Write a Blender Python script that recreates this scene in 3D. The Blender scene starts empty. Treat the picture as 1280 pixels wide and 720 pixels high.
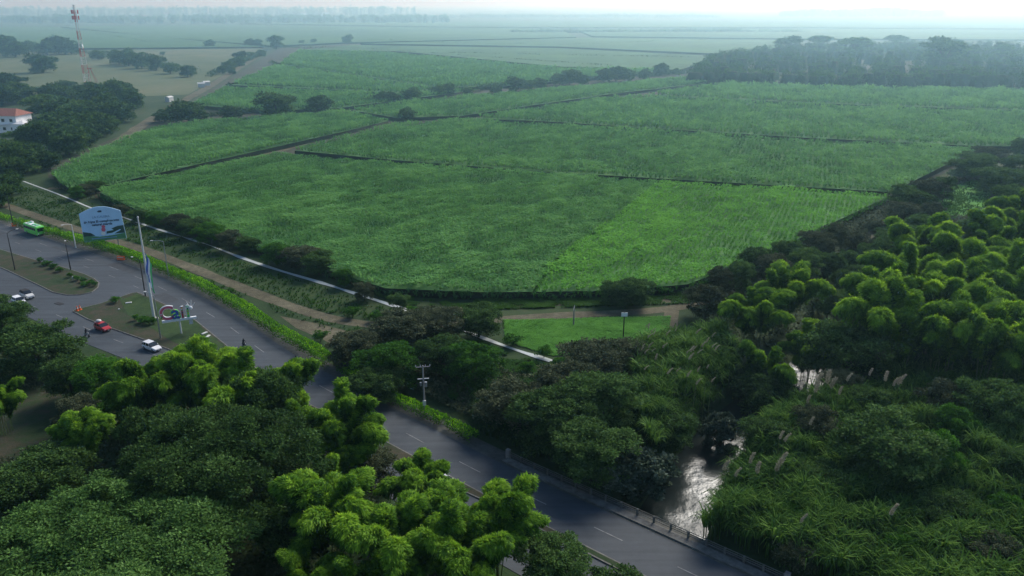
import bpy, math, random
import numpy as np
from mathutils import Vector, Matrix
from mathutils.geometry import tessellate_polygon

R = math.radians
rnd = random.Random(7)
rng = np.random.default_rng(7)
scene = bpy.context.scene
COL = scene.collection

# ------------------------------------------------------------------ camera
F, CAMH, HY = 1000.0, 62.0, 2.0
PITCH = math.atan((360 - HY) / F)
SP, CP = math.sin(PITCH), math.cos(PITCH)

def G(px, py, z=0.0):
    dx, dy = (px - 640) / F, (py - 360) / F
    t = (CAMH - z) / (SP + dy * CP)
    return (dx * t, (CP - dy * SP) * t)

def mpp(px, py, z=0.0):          # metres per photo pixel at that point
    return (CAMH - z) / (SP + (py - 360) / F * CP) / F

cam_d = bpy.data.cameras.new("camera")
cam_d.sensor_width = 36; cam_d.lens = 36 * F / 1280
cam_d.clip_start = 0.5; cam_d.clip_end = 40000
cam = bpy.data.objects.new("camera", cam_d); COL.objects.link(cam)
cam.location = (0, 0, CAMH); cam.rotation_euler = (math.pi / 2 - PITCH, 0, 0)
scene.camera = cam

# ------------------------------------------------------------------ light
SUN_EL, SUN_AZ = R(36), R(32)       # azimuth measured from +Y towards +X
w = bpy.data.worlds.new("World"); scene.world = w; w.use_nodes = True
nt = w.node_tree; nt.nodes.clear()
sky = nt.nodes.new("ShaderNodeTexSky"); sky.sky_type = 'NISHITA'; sky.sun_disc = False
sky.sun_elevation = SUN_EL; sky.sun_rotation = SUN_AZ
sky.air_density = 1.0; sky.dust_density = 1.0; sky.ozone_density = 2.5; sky.altitude = 900
bg = nt.nodes.new("ShaderNodeBackground"); bg.inputs[1].default_value = 0.15
wo = nt.nodes.new("ShaderNodeOutputWorld")
nt.links.new(sky.outputs[0], bg.inputs[0]); nt.links.new(bg.outputs[0], wo.inputs[0])
sl = bpy.data.lights.new("sun", 'SUN'); sl.energy = 4.9; sl.angle = R(28); sl.color = (1.0, 0.93, 0.82)
so = bpy.data.objects.new("sun", sl); COL.objects.link(so)
sd = Vector((math.sin(SUN_AZ) * math.cos(SUN_EL), math.cos(SUN_AZ) * math.cos(SUN_EL), math.sin(SUN_EL)))
so.rotation_euler = sd.to_track_quat('Z', 'Y').to_euler(); so.location = (200, 400, 300)

scene.view_settings.view_transform = 'Standard'; scene.view_settings.look = 'None'
scene.view_settings.exposure = 0; scene.view_settings.gamma = 1
cy = scene.cycles
cy.use_denoising = True
cy.max_bounces = 5; cy.diffuse_bounces = 3; cy.glossy_bounces = 2; cy.transmission_bounces = 3
cy.transparent_max_bounces = 6; cy.volume_bounces = 1
cy.sample_clamp_indirect = 4
cy.use_adaptive_sampling = True; cy.adaptive_threshold = 0.02

# ------------------------------------------------------------------ materials
def _mat(name):
    m = bpy.data.materials.new(name); m.use_nodes = True
    t = m.node_tree; t.nodes.clear()
    return m, t, t.nodes.new("ShaderNodeOutputMaterial")

def _n(t, typ, **kw):
    n = t.nodes.new(typ)
    for k, v in kw.items():
        setattr(n, k, v)
    return n

def ramp(t, fac, stops):
    r = _n(t, "ShaderNodeValToRGB"); e = r.color_ramp.elements
    while len(e) < len(stops): e.new(0.5)
    for i, (p, c) in enumerate(stops):
        e[i].position = p; e[i].color = (*c, 1)
    t.links.new(fac, r.inputs[0]); return r.outputs[0]

def noise(t, scale, detail=4, rough=0.6, vec=None):
    n = _n(t, "ShaderNodeTexNoise"); n.inputs['Scale'].default_value = scale
    n.inputs['Detail'].default_value = detail; n.inputs['Roughness'].default_value = rough
    if vec is None:
        g = _n(t, "ShaderNodeNewGeometry"); vec = g.outputs['Position']
    t.links.new(vec, n.inputs['Vector']); return n.outputs[0]

def math_(t, op, a, b):
    n = _n(t, "ShaderNodeMath", operation=op)
    for i, v in enumerate((a, b)):
        if isinstance(v, (int, float)): n.inputs[i].default_value = v
        else: t.links.new(v, n.inputs[i])
    return n.outputs[0]

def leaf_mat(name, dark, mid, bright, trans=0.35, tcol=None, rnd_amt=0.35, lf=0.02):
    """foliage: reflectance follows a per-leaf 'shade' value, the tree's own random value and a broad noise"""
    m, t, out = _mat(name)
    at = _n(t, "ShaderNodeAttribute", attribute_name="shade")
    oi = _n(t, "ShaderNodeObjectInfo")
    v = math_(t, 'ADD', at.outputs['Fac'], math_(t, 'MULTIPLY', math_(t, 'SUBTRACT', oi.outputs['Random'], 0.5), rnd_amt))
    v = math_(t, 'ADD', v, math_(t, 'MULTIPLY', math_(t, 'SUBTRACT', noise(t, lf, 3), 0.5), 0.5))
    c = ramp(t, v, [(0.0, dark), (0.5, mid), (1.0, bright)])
    d = _n(t, "ShaderNodeBsdfDiffuse"); t.links.new(c, d.inputs[0])
    tr = _n(t, "ShaderNodeBsdfTranslucent")
    if tcol:
        mx = _n(t, "ShaderNodeMix", data_type='RGBA', blend_type='MULTIPLY'); mx.inputs[0].default_value = 1
        t.links.new(c, mx.inputs[6]); mx.inputs[7].default_value = (*tcol, 1); t.links.new(mx.outputs[2], tr.inputs[0])
    else:
        t.links.new(c, tr.inputs[0])
    ms = _n(t, "ShaderNodeMixShader"); ms.inputs[0].default_value = trans
    t.links.new(d.outputs[0], ms.inputs[1]); t.links.new(tr.outputs[0], ms.inputs[2])
    gl = _n(t, "ShaderNodeBsdfGlossy"); gl.inputs['Roughness'].default_value = 0.5
    gl.inputs[0].default_value = (0.5, 0.6, 0.6, 1)
    m2 = _n(t, "ShaderNodeMixShader"); m2.inputs[0].default_value = 0.008
    t.links.new(ms.outputs[0], m2.inputs[1]); t.links.new(gl.outputs[0], m2.inputs[2])
    t.links.new(m2.outputs[0], out.inputs[0])
    return m

def ground_mat(name, stops, scales=((0.03, .5), (0.3, .3), (2.5, .2)), rough=0.95, bump=0.3, bscale=3.0):
    m, t, out = _mat(name)
    acc = None
    for s, wgt in scales:
        v = math_(t, 'MULTIPLY', noise(t, s, 5, 0.65), wgt)
        acc = v if acc is None else math_(t, 'ADD', acc, v)
    c = ramp(t, acc, stops)
    b = _n(t, "ShaderNodeBsdfPrincipled"); t.links.new(c, b.inputs['Base Color'])
    b.inputs['Roughness'].default_value = rough; b.inputs['Specular IOR Level'].default_value = 0.2
    bp = _n(t, "ShaderNodeBump"); bp.inputs['Strength'].default_value = bump; bp.inputs['Distance'].default_value = 0.3
    t.links.new(noise(t, bscale, 5), bp.inputs['Height']); t.links.new(bp.outputs[0], b.inputs['Normal'])
    t.links.new(b.outputs[0], out.inputs[0]); return m

def paint(name, col, rough=0.5, metal=0.0, vary=0.15, scale=4.0, spec=0.4):
    m, t, out = _mat(name)
    tc = _n(t, "ShaderNodeTexCoord")
    nz = noise(t, scale, 4, vec=tc.outputs['Object'])
    lo = tuple(c * (1 - vary) for c in col); hi = tuple(min(1, c * (1 + vary)) for c in col)
    c = ramp(t, nz, [(0.3, lo), (0.7, hi)])
    b = _n(t, "ShaderNodeBsdfPrincipled"); t.links.new(c, b.inputs['Base Color'])
    b.inputs['Roughness'].default_value = rough; b.inputs['Metallic'].default_value = metal
    b.inputs['Specular IOR Level'].default_value = spec
    t.links.new(b.outputs[0], out.inputs[0]); return m

M = {}
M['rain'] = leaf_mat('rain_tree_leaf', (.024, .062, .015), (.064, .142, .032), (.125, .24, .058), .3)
M['broad'] = leaf_mat('broad_leaf', (.016, .040, .011), (.050, .105, .026), (.11, .205, .050), .34)
M['fresh'] = leaf_mat('fresh_leaf', (.012, .045, .006), (.040, .125, .014), (.09, .24, .024), .4)
M['dull'] = leaf_mat('dull_leaf', (.022, .034, .016), (.062, .080, .040), (.13, .15, .078), .2)
M['silver'] = leaf_mat('silver_leaf', (.02, .035, .022), (.06, .09, .058), (.17, .21, .16), .15)
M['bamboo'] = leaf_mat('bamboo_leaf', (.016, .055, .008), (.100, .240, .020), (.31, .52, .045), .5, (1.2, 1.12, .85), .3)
M['cane'] = leaf_mat('sugar_cane_leaf', (.040, .115, .038), (.105, .265, .080), (.18, .38, .12), .4, (1.1, 1.1, .8), .0, .012)
M['cane_bright'] = leaf_mat('young_cane_leaf', (.050, .165, .030), (.145, .37, .065), (.22, .50, .09), .4, (1.1, 1.1, .8), .0, .012)
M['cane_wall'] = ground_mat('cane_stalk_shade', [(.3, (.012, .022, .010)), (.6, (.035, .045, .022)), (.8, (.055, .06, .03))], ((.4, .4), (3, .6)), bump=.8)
M['cane_top'] = ground_mat('cane_under_canopy', [(.35, (.045, .115, .038)), (.5, (.095, .22, .07)), (.68, (.14, .30, .095))], ((.012, .35), (.09, .35), (.8, .3)), bump=1.0, bscale=.8)
M['reed'] = leaf_mat('reed_leaf', (.014, .042, .008), (.052, .125, .020), (.15, .27, .05), .35, (1.1, 1.1, .8), .3)
M['plume'] = leaf_mat('reed_flower', (.20, .19, .13), (.36, .34, .25), (.52, .49, .38), .3, None, .3)
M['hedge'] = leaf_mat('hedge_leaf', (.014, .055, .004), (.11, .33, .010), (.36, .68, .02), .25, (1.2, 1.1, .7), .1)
M['grassy'] = leaf_mat('grass_blade', (.016, .045, .008), (.034, .095, .014), (.07, .16, .02), .35)
M['bark'] = paint('bark', (.05, .042, .032), .9, vary=.4)
M['culm'] = paint('culm', (.10, .14, .04), .6, vary=.3)
M['ground'] = ground_mat('grassland', [(.34, (.012, .026, .010)), (.46, (.022, .050, .015)), (.55, (.035, .06, .02)), (.68, (.06, .062, .032))])
M['grass_bright'] = ground_mat('bright_turf', [(.36, (.03, .10, .014)), (.5, (.065, .22, .025)), (.62, (.11, .32, .035))], ((.08, .5), (.7, .3), (4, .2)))
M['pasture'] = ground_mat('dry_pasture', [(.36, (.04, .075, .03)), (.5, (.085, .11, .048)), (.64, (.15, .145, .08))], ((.006, .5), (.04, .3), (.5, .2)))
M['island'] = ground_mat('worn_turf', [(.38, (.012, .032, .010)), (.47, (.026, .048, .018)), (.54, (.045, .045, .028)), (.66, (.075, .062, .042))], ((.10, .5), (.6, .3), (4, .2)))
M['dirt'] = ground_mat('dirt_track', [(.36, (.045, .042, .026)), (.5, (.095, .088, .056)), (.64, (.17, .158, .105))], ((.12, .45), (.9, .35), (6, .2)), bump=.4)
M['kerb'] = paint('kerb_concrete', (.13, .13, .12), .9, vary=.35, scale=1.5)
M['concrete'] = paint('concrete', (.26, .255, .24), .85, vary=.25, scale=1.2)
M['railing'] = paint('weathered_railing', (.11, .11, .10), .85, vary=.3)
M['white'] = paint('white_paint', (.75, .76, .77), .45, vary=.06)
M['offwhite'] = paint('weathered_white', (.55, .56, .55), .6, vary=.12)
M['steel'] = paint('galvanised_steel', (.30, .32, .33), .45, .6, vary=.15)
M['dark'] = paint('dark_rubber', (.02, .02, .022), .8, vary=.2)
M['glass'] = paint('dark_glass', (.012, .015, .02), .12, vary=.1, spec=.8)
M['orange'] = paint('orange_plastic', (.75, .13, .03), .55, vary=.1)
M['red'] = paint('red_paint', (.42, .03, .035), .35, vary=.08)
M['pink'] = paint('pink_paint', (.62, .10, .16), .45, vary=.08)
M['blue'] = paint('blue_paint', (.035, .10, .42), .4, vary=.08)
M['green'] = paint('green_paint', (.04, .42, .13), .4, vary=.08)
M['lime'] = paint('lime_paint', (.16, .62, .10), .4, vary=.08)
M['tile'] = paint('roof_tile', (.24, .09, .065), .85, vary=.3, scale=2)
M['skin'] = paint('skin', (.30, .17, .11), .6)
M['cloth'] = paint('dark_cloth', (.02, .022, .03), .9)
M['cloth_grey'] = paint('grey_cloth', (.10, .11, .12), .9)
M['yellow'] = paint('yellow_paint', (.75, .5, .06), .5)
M['sign_blue'] = paint('billboard_sky', (.42, .64, .86), .5, vary=.06, scale=.4)
M['sign_green'] = paint('billboard_meadow', (.08, .24, .10), .5, vary=.25, scale=1.5)
M['sign_hill'] = paint('billboard_hill', (.02, .06, .05), .5, vary=.2, scale=1.5)
M['navy'] = paint('navy_ink', (.015, .04, .10), .5)
M['paleink'] = paint('pale_ink', (.16, .30, .45), .5)

def asphalt():
    m, t, out = _mat('asphalt')
    a = noise(t, .05, 4); b_ = noise(t, .9, 6, .7); c_ = noise(t, 14, 3)
    acc = math_(t, 'ADD', math_(t, 'ADD', math_(t, 'MULTIPLY', a, .45), math_(t, 'MULTIPLY', b_, .35)), math_(t, 'MULTIPLY', c_, .2))
    wv = _n(t, 'ShaderNodeMapping'); gg = _n(t, 'ShaderNodeNewGeometry'); t.links.new(gg.outputs['Position'], wv.inputs[0]); wv.inputs['Rotation'].default_value = (0, 0, R(41)); wv.inputs['Scale'].default_value = (.05, 1, 1)
    st = noise(t, .9, 4, .6, wv.outputs[0]); acc = math_(t, 'ADD', math_(t, 'MULTIPLY', acc, .6), math_(t, 'MULTIPLY', st, .4))
    c = ramp(t, acc, [(.35, (.030, .038, .046)), (.44, (.046, .056, .067)), (.5, (.054, .065, .077)), (.56, (.062, .074, .087)), (.68, (.088, .102, .115))])
    b = _n(t, "ShaderNodeBsdfPrincipled"); t.links.new(c, b.inputs['Base Color']); b.inputs['Roughness'].default_value = .8
    b.inputs['Specular IOR Level'].default_value = .3
    t.links.new(b.outputs[0], out.inputs[0]); return m
M['asphalt'] = asphalt()
M['dull_turf'] = ground_mat('dull_turf', [(.36, (.014, .030, .010)), (.5, (.028, .060, .016)), (.62, (.05, .075, .026))], ((.12, .45), (.8, .35), (4, .2)))
M['soil'] = ground_mat('lane_soil', [(.35, (.018, .024, .014)), (.5, (.045, .048, .030)), (.66, (.09, .085, .055))], ((.06, .4), (.5, .4), (3, .2)))
M['asphalt_worn'] = ground_mat('dusty_shoulder', [(.36, (.05, .055, .05)), (.5, (.085, .088, .08)), (.64, (.13, .13, .115))], ((.2, .4), (1.5, .4), (8, .2)), bump=.1)

def water(name, gloss, rough, bump, tint=(.03, .04, .035)):
    m, t, out = _mat(name)
    d = _n(t, "ShaderNodeBsdfDiffuse"); d.inputs[0].default_value = (*tint, 1)
    g = _n(t, "ShaderNodeBsdfGlossy"); g.inputs['Roughness'].default_value = rough; g.inputs[0].default_value = (.92, .96, 1, 1)
    bp = _n(t, "ShaderNodeBump"); bp.inputs['Strength'].default_value = bump; bp.inputs['Distance'].default_value = .12
    t.links.new(noise(t, .8, 5), bp.inputs['Height'])
    t.links.new(bp.outputs[0], g.inputs['Normal'])
    ms = _n(t, "ShaderNodeMixShader")
    t.links.new(ramp(t, noise(t, .22, 4), [(.42, (gloss * .45,) * 3), (.58, (gloss,) * 3)]), ms.inputs[0])
    t.links.new(d.outputs[0], ms.inputs[1]); t.links.new(g.outputs[0], ms.inputs[2])
    t.links.new(ms.outputs[0], out.inputs[0]); return m
M['river'] = water('river_water', .055, .16, .5, (.018, .026, .025))
M['canal'] = water('canal_water', .03, .3, .25, (.46, .50, .49))  # pale diffuse tint stands in for bright sky reflected by the water

# ------------------------------------------------------------------ helpers
def tag(o, label=None, cat=None, group=None, kind=None):
    if label: o['label'] = label
    if cat: o['category'] = cat
    if group: o['group'] = group
    if kind: o['kind'] = kind
    return o

def empty(name, loc=(0, 0, 0), rz=0.0, sc=1.0, parent=None):
    o = bpy.data.objects.new(name, None); COL.objects.link(o)
    o.location = loc; o.rotation_euler = (0, 0, rz); o.scale = (sc, sc, sc) if isinstance(sc, (int, float)) else sc
    o.empty_display_size = .5
    if parent: o.parent = parent
    return o

def link(name, me, parent=None, loc=(0, 0, 0), rot=(0, 0, 0), sc=(1, 1, 1)):
    o = bpy.data.objects.new(name, me); COL.objects.link(o)
    o.location = loc; o.rotation_euler = rot; o.scale = sc
    if parent: o.parent = parent
    return o

class MB:
    def __init__(s): s.v = []; s.f = []; s.mi = []
    def add(s, vs, fs, mi=0):
        k = len(s.v); s.v += [tuple(p) for p in vs]; s.f += [tuple(i + k for i in f) for f in fs]; s.mi += [mi] * len(fs); return s
    def box(s, c, size, mi=0, rz=0.0, top=1.0):
        x, y, z = (d / 2 for d in size); cs, sn = math.cos(rz), math.sin(rz); vs = []
        for dz in (-z, z):
            q = top if dz > 0 else 1
            for dx, dy in ((-x * q, -y * q), (x * q, -y * q), (x * q, y * q), (-x * q, y * q)):
                vs.append((c[0] + dx * cs - dy * sn, c[1] + dx * sn + dy * cs, c[2] + dz))
        return s.add(vs, [(3, 2, 1, 0), (4, 5, 6, 7), (0, 1, 5, 4), (1, 2, 6, 5), (2, 3, 7, 6), (3, 0, 4, 7)], mi)
    def tube(s, pts, rad, n=8, mi=0):
        pts = [Vector(p) for p in pts]
        if isinstance(rad, (int, float)): rad = [rad] * len(pts)
        vs = []
        for i, p in enumerate(pts):
            d = (pts[min(i + 1, len(pts) - 1)] - pts[max(i - 1, 0)]).normalized()
            a = d.cross(Vector((0, 0, 1)) if abs(d.z) < .9 else Vector((1, 0, 0))).normalized(); b = d.cross(a)
            for k in range(n):
                th = 2 * math.pi * k / n
                vs.append(p + (a * math.cos(th) + b * math.sin(th)) * rad[i])
        fs = [(i * n + k, i * n + (k + 1) % n, (i + 1) * n + (k + 1) % n, (i + 1) * n + k) for i in range(len(pts) - 1) for k in range(n)]
        fs.append(tuple(range(n))[::-1]); fs.append(tuple((len(pts) - 1) * n + k for k in range(n)))
        return s.add(vs, fs, mi)
    def loft(s, rings, mi=0, cap=True):
        n = len(rings[0]); vs = [p for r in rings for p in r]
        fs = [(i * n + k, i * n + (k + 1) % n, (i + 1) * n + (k + 1) % n, (i + 1) * n + k) for i in range(len(rings) - 1) for k in range(n)]
        if cap: fs += [tuple(range(n))[::-1], tuple((len(rings) - 1) * n + k for k in range(n))]
        return s.add(vs, fs, mi)
    def prism(s, poly, z0, z1, mi=0, mtop=None):
        n = len(poly)
        vs = [(x, y, z0) for x, y in poly] + [(x, y, z1) for x, y in poly]
        s.add(vs, [(k, (k + 1) % n, n + (k + 1) % n, n + k) for k in range(n)], mi)
        tri = tessellate_polygon([[Vector((x, y, 0)) for x, y in poly]])
        s.add([(x, y, z1) for x, y in poly], [tuple(t) for t in tri], mi if mtop is None else mtop); return s
    def sheet(s, poly, z, mi=0):
        tri = tessellate_polygon([[Vector((x, y, 0)) for x, y in poly]])
        return s.add([(x, y, z) for x, y in poly], [tuple(t) for t in tri], mi)
    def ribbon(s, L, Rr, z, mi=0):
        n = len(L)
        vs = [(x, y, z) for x, y in L] + [(x, y, z) for x, y in Rr]
        return s.add(vs, [(k, k + 1, n + k + 1, n + k) for k in range(n - 1)], mi)
    def ball(s, c, r, mi=0, nu=10, nv=7):
        if isinstance(r, (int, float)): r = (r, r, r)
        vs = [(c[0], c[1], c[2] - r[2])]
        for j in range(1, nv):
            a = -math.pi / 2 + math.pi * j / nv
            for k in range(nu):
                b = 2 * math.pi * k / nu
                vs.append((c[0] + r[0] * math.cos(a) * math.cos(b), c[1] + r[1] * math.cos(a) * math.sin(b), c[2] + r[2] * math.sin(a)))
        vs.append((c[0], c[1], c[2] + r[2])); e = len(vs) - 1
        fs = [(0, 1 + (k + 1) % nu, 1 + k) for k in range(nu)]
        for j in range(nv - 2):
            o = 1 + j * nu
            fs += [(o + k, o + (k + 1) % nu, o + nu + (k + 1) % nu, o + nu + k) for k in range(nu)]
        o = 1 + (nv - 2) * nu
        fs += [(o + k, o + (k + 1) % nu, e) for k in range(nu)]
        return s.add(vs, fs, mi)
    def mesh(s, name, mats):
        me = bpy.data.meshes.new(name); me.from_pydata(s.v, [], s.f)
        for m in (mats if isinstance(mats, (list, tuple)) else [mats]): me.materials.append(M[m] if isinstance(m, str) else m)
        me.polygons.foreach_set('material_index', s.mi); me.update()
        return me
    def build(s, name, mats, parent=None, loc=(0, 0, 0), rz=0.0, smooth=False):
        me = s.mesh(name, mats)
        if smooth: me.polygons.foreach_set('use_smooth', [True] * len(me.polygons))
        return link(name, me, parent, loc, (0, 0, rz))

def quad_mesh(name, V, shade, mats, extra=None):
    """V: (N,4,3) array of quads, shade: (N,) ; extra: MB with solid parts using material slots 1.."""
    N = len(V); me = bpy.data.meshes.new(name)
    ev, ef, em = (extra.v, extra.f, extra.mi) if extra else ([], [], [])
    nv = N * 4 + len(ev); me.vertices.add(nv)
    co = np.concatenate([V.reshape(-1), np.array(ev, dtype=float).reshape(-1)]) if ev else V.reshape(-1)
    me.vertices.foreach_set('co', co.astype(np.float32))
    ls = [4] * N + [len(f) for f in ef]
    idx = np.concatenate([np.arange(N * 4), np.array([i + N * 4 for f in ef for i in f], dtype=int)]) if ef else np.arange(N * 4)
    me.loops.add(len(idx)); me.loops.foreach_set('vertex_index', idx.astype(np.int32))
    me.polygons.add(len(ls))
    st = np.concatenate([[0], np.cumsum(ls)[:-1]]).astype(np.int32)
    me.polygons.foreach_set('loop_start', st)
    for m in mats: me.materials.append(M[m])
    me.polygons.foreach_set('material_index', np.array([0] * N + [i for i in em], dtype=np.int32))
    me.update(calc_edges=True)
    a = me.attributes.new('shade', 'FLOAT', 'POINT')
    a.data.foreach_set('value', np.concatenate([np.repeat(shade, 4), np.full(len(ev), .5)]).astype(np.float32))
    return me

def unit(a): return a / np.maximum(np.linalg.norm(a, axis=-1, keepdims=True), 1e-9)

def leaves(P, D, Nrm, L, W):
    """rhombic leaves: P base, D long axis, Nrm rough normal"""
    D = unit(D); S = unit(np.cross(D, Nrm)); L = np.asarray(L)[:, None]; W = np.asarray(W)[:, None]
    Nn = unit(np.cross(S, D))
    return np.stack([P, P + D * L * .45 + S * W * .5 - Nn * W * .1, P + D * L, P + D * L * .45 - S * W * .5 - Nn * W * .1], 1)

def vnoise(x, y, s, seed=0):
    x = np.asarray(x) / s; y = np.asarray(y) / s
    xi, yi = np.floor(x).astype(int), np.floor(y).astype(int); fx, fy = x - xi, y - yi
    fx = fx * fx * (3 - 2 * fx); fy = fy * fy * (3 - 2 * fy)
    def h(i, j):
        n = (i * 374761393 + j * 668265263 + seed * 982451653) & 0x7fffffff
        n = ((n ^ (n >> 13)) * 1274126177) & 0x7fffffff
        return ((n ^ (n >> 16)) & 0xffff) / 65535.0
    return (h(xi, yi) * (1 - fx) + h(xi + 1, yi) * fx) * (1 - fy) + (h(xi, yi + 1) * (1 - fx) + h(xi + 1, yi + 1) * fx) * fy

def inpoly(x, y, poly):
    ins = np.zeros(len(x), bool); n = len(poly); j = n - 1
    for i in range(n):
        xi, yi = poly[i]; xj, yj = poly[j]
        c = ((yi > y) != (yj > y)) & (x < (xj - xi) * (y - yi) / (yj - yi + 1e-12) + xi)
        ins ^= c; j = i
    return ins

def edge_dist(x, y, poly):
    d = np.full(len(x), 1e9)
    for (ax, ay), (bx, by) in zip(poly, poly[1:] + poly[:1]):
        ux, uy = bx - ax, by - ay; l2 = ux * ux + uy * uy + 1e-9; t = np.clip(((x - ax) * ux + (y - ay) * uy) / l2, 0, 1)
        d = np.minimum(d, np.hypot(x - ax - t * ux, y - ay - t * uy))
    return d

def GP(pts, z=0.0): return [G(x, y, z) for x, y in pts]

def dens(pl, step=4.0):
    """densify a world polyline"""
    out = [pl[0]]
    for a, b in zip(pl[:-1], pl[1:]):
        n = max(1, int(math.dist(a, b) / step))
        out += [(a[0] + (b[0] - a[0]) * k / n, a[1] + (b[1] - a[1]) * k / n) for k in range(1, n + 1)]
    return out

def smooth(pl, it=3):
    for _ in range(it):
        pl = [pl[0]] + [tuple((pl[i - 1][k] + 2 * pl[i][k] + pl[i + 1][k]) / 4 for k in (0, 1)) for i in range(1, len(pl) - 1)] + [pl[-1]]
    return pl

def offset(pl, d):
    """shift a polyline to its left by d"""
    out = []
    for i in range(len(pl)):
        a, b = pl[max(i - 1, 0)], pl[min(i + 1, len(pl) - 1)]
        ux, uy = b[0] - a[0], b[1] - a[1]; l = math.hypot(ux, uy) or 1
        dd = d[i] if isinstance(d, (list, tuple)) else d
        out.append((pl[i][0] - uy / l * dd, pl[i][1] + ux / l * dd))
    return out

def at_len(pl, s):
    for a, b in zip(pl[:-1], pl[1:]):
        l = math.dist(a, b)
        if s <= l: 
            t = s / l; return (a[0] + (b[0] - a[0]) * t, a[1] + (b[1] - a[1]) * t), math.atan2(b[1] - a[1], b[0] - a[0])
        s -= l
    return pl[-1], math.atan2(pl[-1][1] - pl[-2][1], pl[-1][0] - pl[-2][0])

def plen(pl): return sum(math.dist(a, b) for a, b in zip(pl[:-1], pl[1:]))

# ------------------------------------------------------------------ river and terrain
WL = -3.4
river = smooth(dens([G(1100, 290), G(1065, 340), G(1045, 390), G(1032, 440, WL), G(1015, 476, WL), G(955, 504, WL), G(897, 560, WL), G(862, 615, WL), G(838, 655, WL), G(800, 730, WL), G(770, 800, WL)] + [(-4, 40), (-30, 20)], 3.0), 6)
RV = np.array(river)
def river_dist(x, y):
    d = np.full(np.shape(x), 1e9)
    for (ax, ay), (bx, by) in zip(RV[:-1], RV[1:]):
        ux, uy = bx - ax, by - ay; l2 = ux * ux + uy * uy + 1e-9
        t = np.clip(((x - ax) * ux + (y - ay) * uy) / l2, 0, 1)
        d = np.minimum(d, np.hypot(x - ax - t * ux, y - ay - t * uy))
    return d
def tz(x, y):
    d = river_dist(np.asarray(x, float), np.asarray(y, float))
    t = np.clip((d - 3.2) / 4.5, 0, 1); t = t * t * (3 - 2 * t)
    return -5.0 * (1 - t)
def tz1(x, y): return float(tz(np.array([x]), np.array([y]))[0])

def axis_lines(lo, hi, step, far, g=1.22):
    a = list(np.arange(lo, hi + .01, step)); s = step
    while a[-1] < far: s *= g; a.append(a[-1] + s)
    s = step; b = []
    x = lo
    while x > -far: s *= g; x -= s; b.append(x)
    return np.array(b[::-1] + a)
xs = axis_lines(-70, 230, 1.7, 16000); ys = axis_lines(20, 210, 1.7, 16000)
X, Y = np.meshgrid(xs, ys); Z = tz(X, Y)
nx, ny = len(xs), len(ys)
me = bpy.data.meshes.new('ground'); me.vertices.add(nx * ny)
me.vertices.foreach_set('co', np.stack([X, Y, Z], -1).reshape(-1).astype(np.float32))
i0 = (np.arange(ny - 1)[:, None] * nx + np.arange(nx - 1)[None]).reshape(-1)
q = np.stack([i0, i0 + 1, i0 + nx + 1, i0 + nx], 1).reshape(-1)
me.loops.add(len(q)); me.loops.foreach_set('vertex_index', q.astype(np.int32))
me.polygons.add(len(i0)); me.polygons.foreach_set('loop_start', (np.arange(len(i0)) * 4).astype(np.int32))
me.materials.append(M['ground']); me.update(calc_edges=True)
tag(link('ground', me), kind='structure')

rw = [p for p in river if p[1] < G(1028, 452, WL)[1]]
b = MB(); b.ribbon(offset(rw, 6.5), offset(rw, -6.5), WL)
tag(b.build('river_water', 'river'), kind='structure')

# ------------------------------------------------------------------ roads
U = smooth(dens(GP([(-260, 205), (-130, 243), (0, 279), (25, 285), (95, 309), (150, 326), (195, 342), (237, 361), (275, 381), (320, 407), (344, 427), (389, 455), (433, 477), (460, 491), (531, 529), (626.7, 577.8), (748.9, 633.3), (940, 720), (1100, 793)]), 3.0), 6)
# lower edge of the far carriageway = upper edge of the median / islands
Lo = smooth(dens(GP([(-260, 372), (-120, 372), (-60, 378), (24, 391), (95, 425), (177, 457), (300, 520), (440, 592)]) + [offset([G(614.4, 624.4), G(697.8, 666.7)], -9.0)[0], offset([G(614.4, 624.4), G(697.8, 666.7)], -9.0)[1], offset([G(697.8, 666.7), G(900, 769)], -9.0)[1]], 3.0), 4)
ZR = 0.05
b = MB(); b.prism(U + Lo[::-1], -.9, ZR)
road = tag(b.build('road', 'asphalt'), kind='structure')
# dusty shoulder, kerb along the hedge side
b = MB(); b.ribbon(offset(U, 2.3), offset(U, -.35), ZR - .02 + .03)
tag(b.build('road_shoulder', 'asphalt_worn'), kind='structure')
b = MB()
ui = next(i for i, p in enumerate(U) if p[0] > G(623, 575)[0])
uj = next(i for i, p in enumerate(U) if p[0] > G(960, 728)[0])
KU = U[ui:]
Kin, Kout = offset(KU, -.0), offset(KU, 1.25)
for i in range(len(KU) - 1):
    b.add([(*Kin[i], 0), (*Kin[i + 1], 0), (*Kout[i + 1], 0), (*Kout[i], 0), (*Kin[i], .24), (*Kin[i + 1], .24), (*Kout[i + 1], .24), (*Kout[i], .24)],
          [(4, 5, 6, 7), (0, 1, 5, 4), (2, 3, 7, 6)])
tag(b.build('pavement', 'kerb'), kind='structure')
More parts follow.
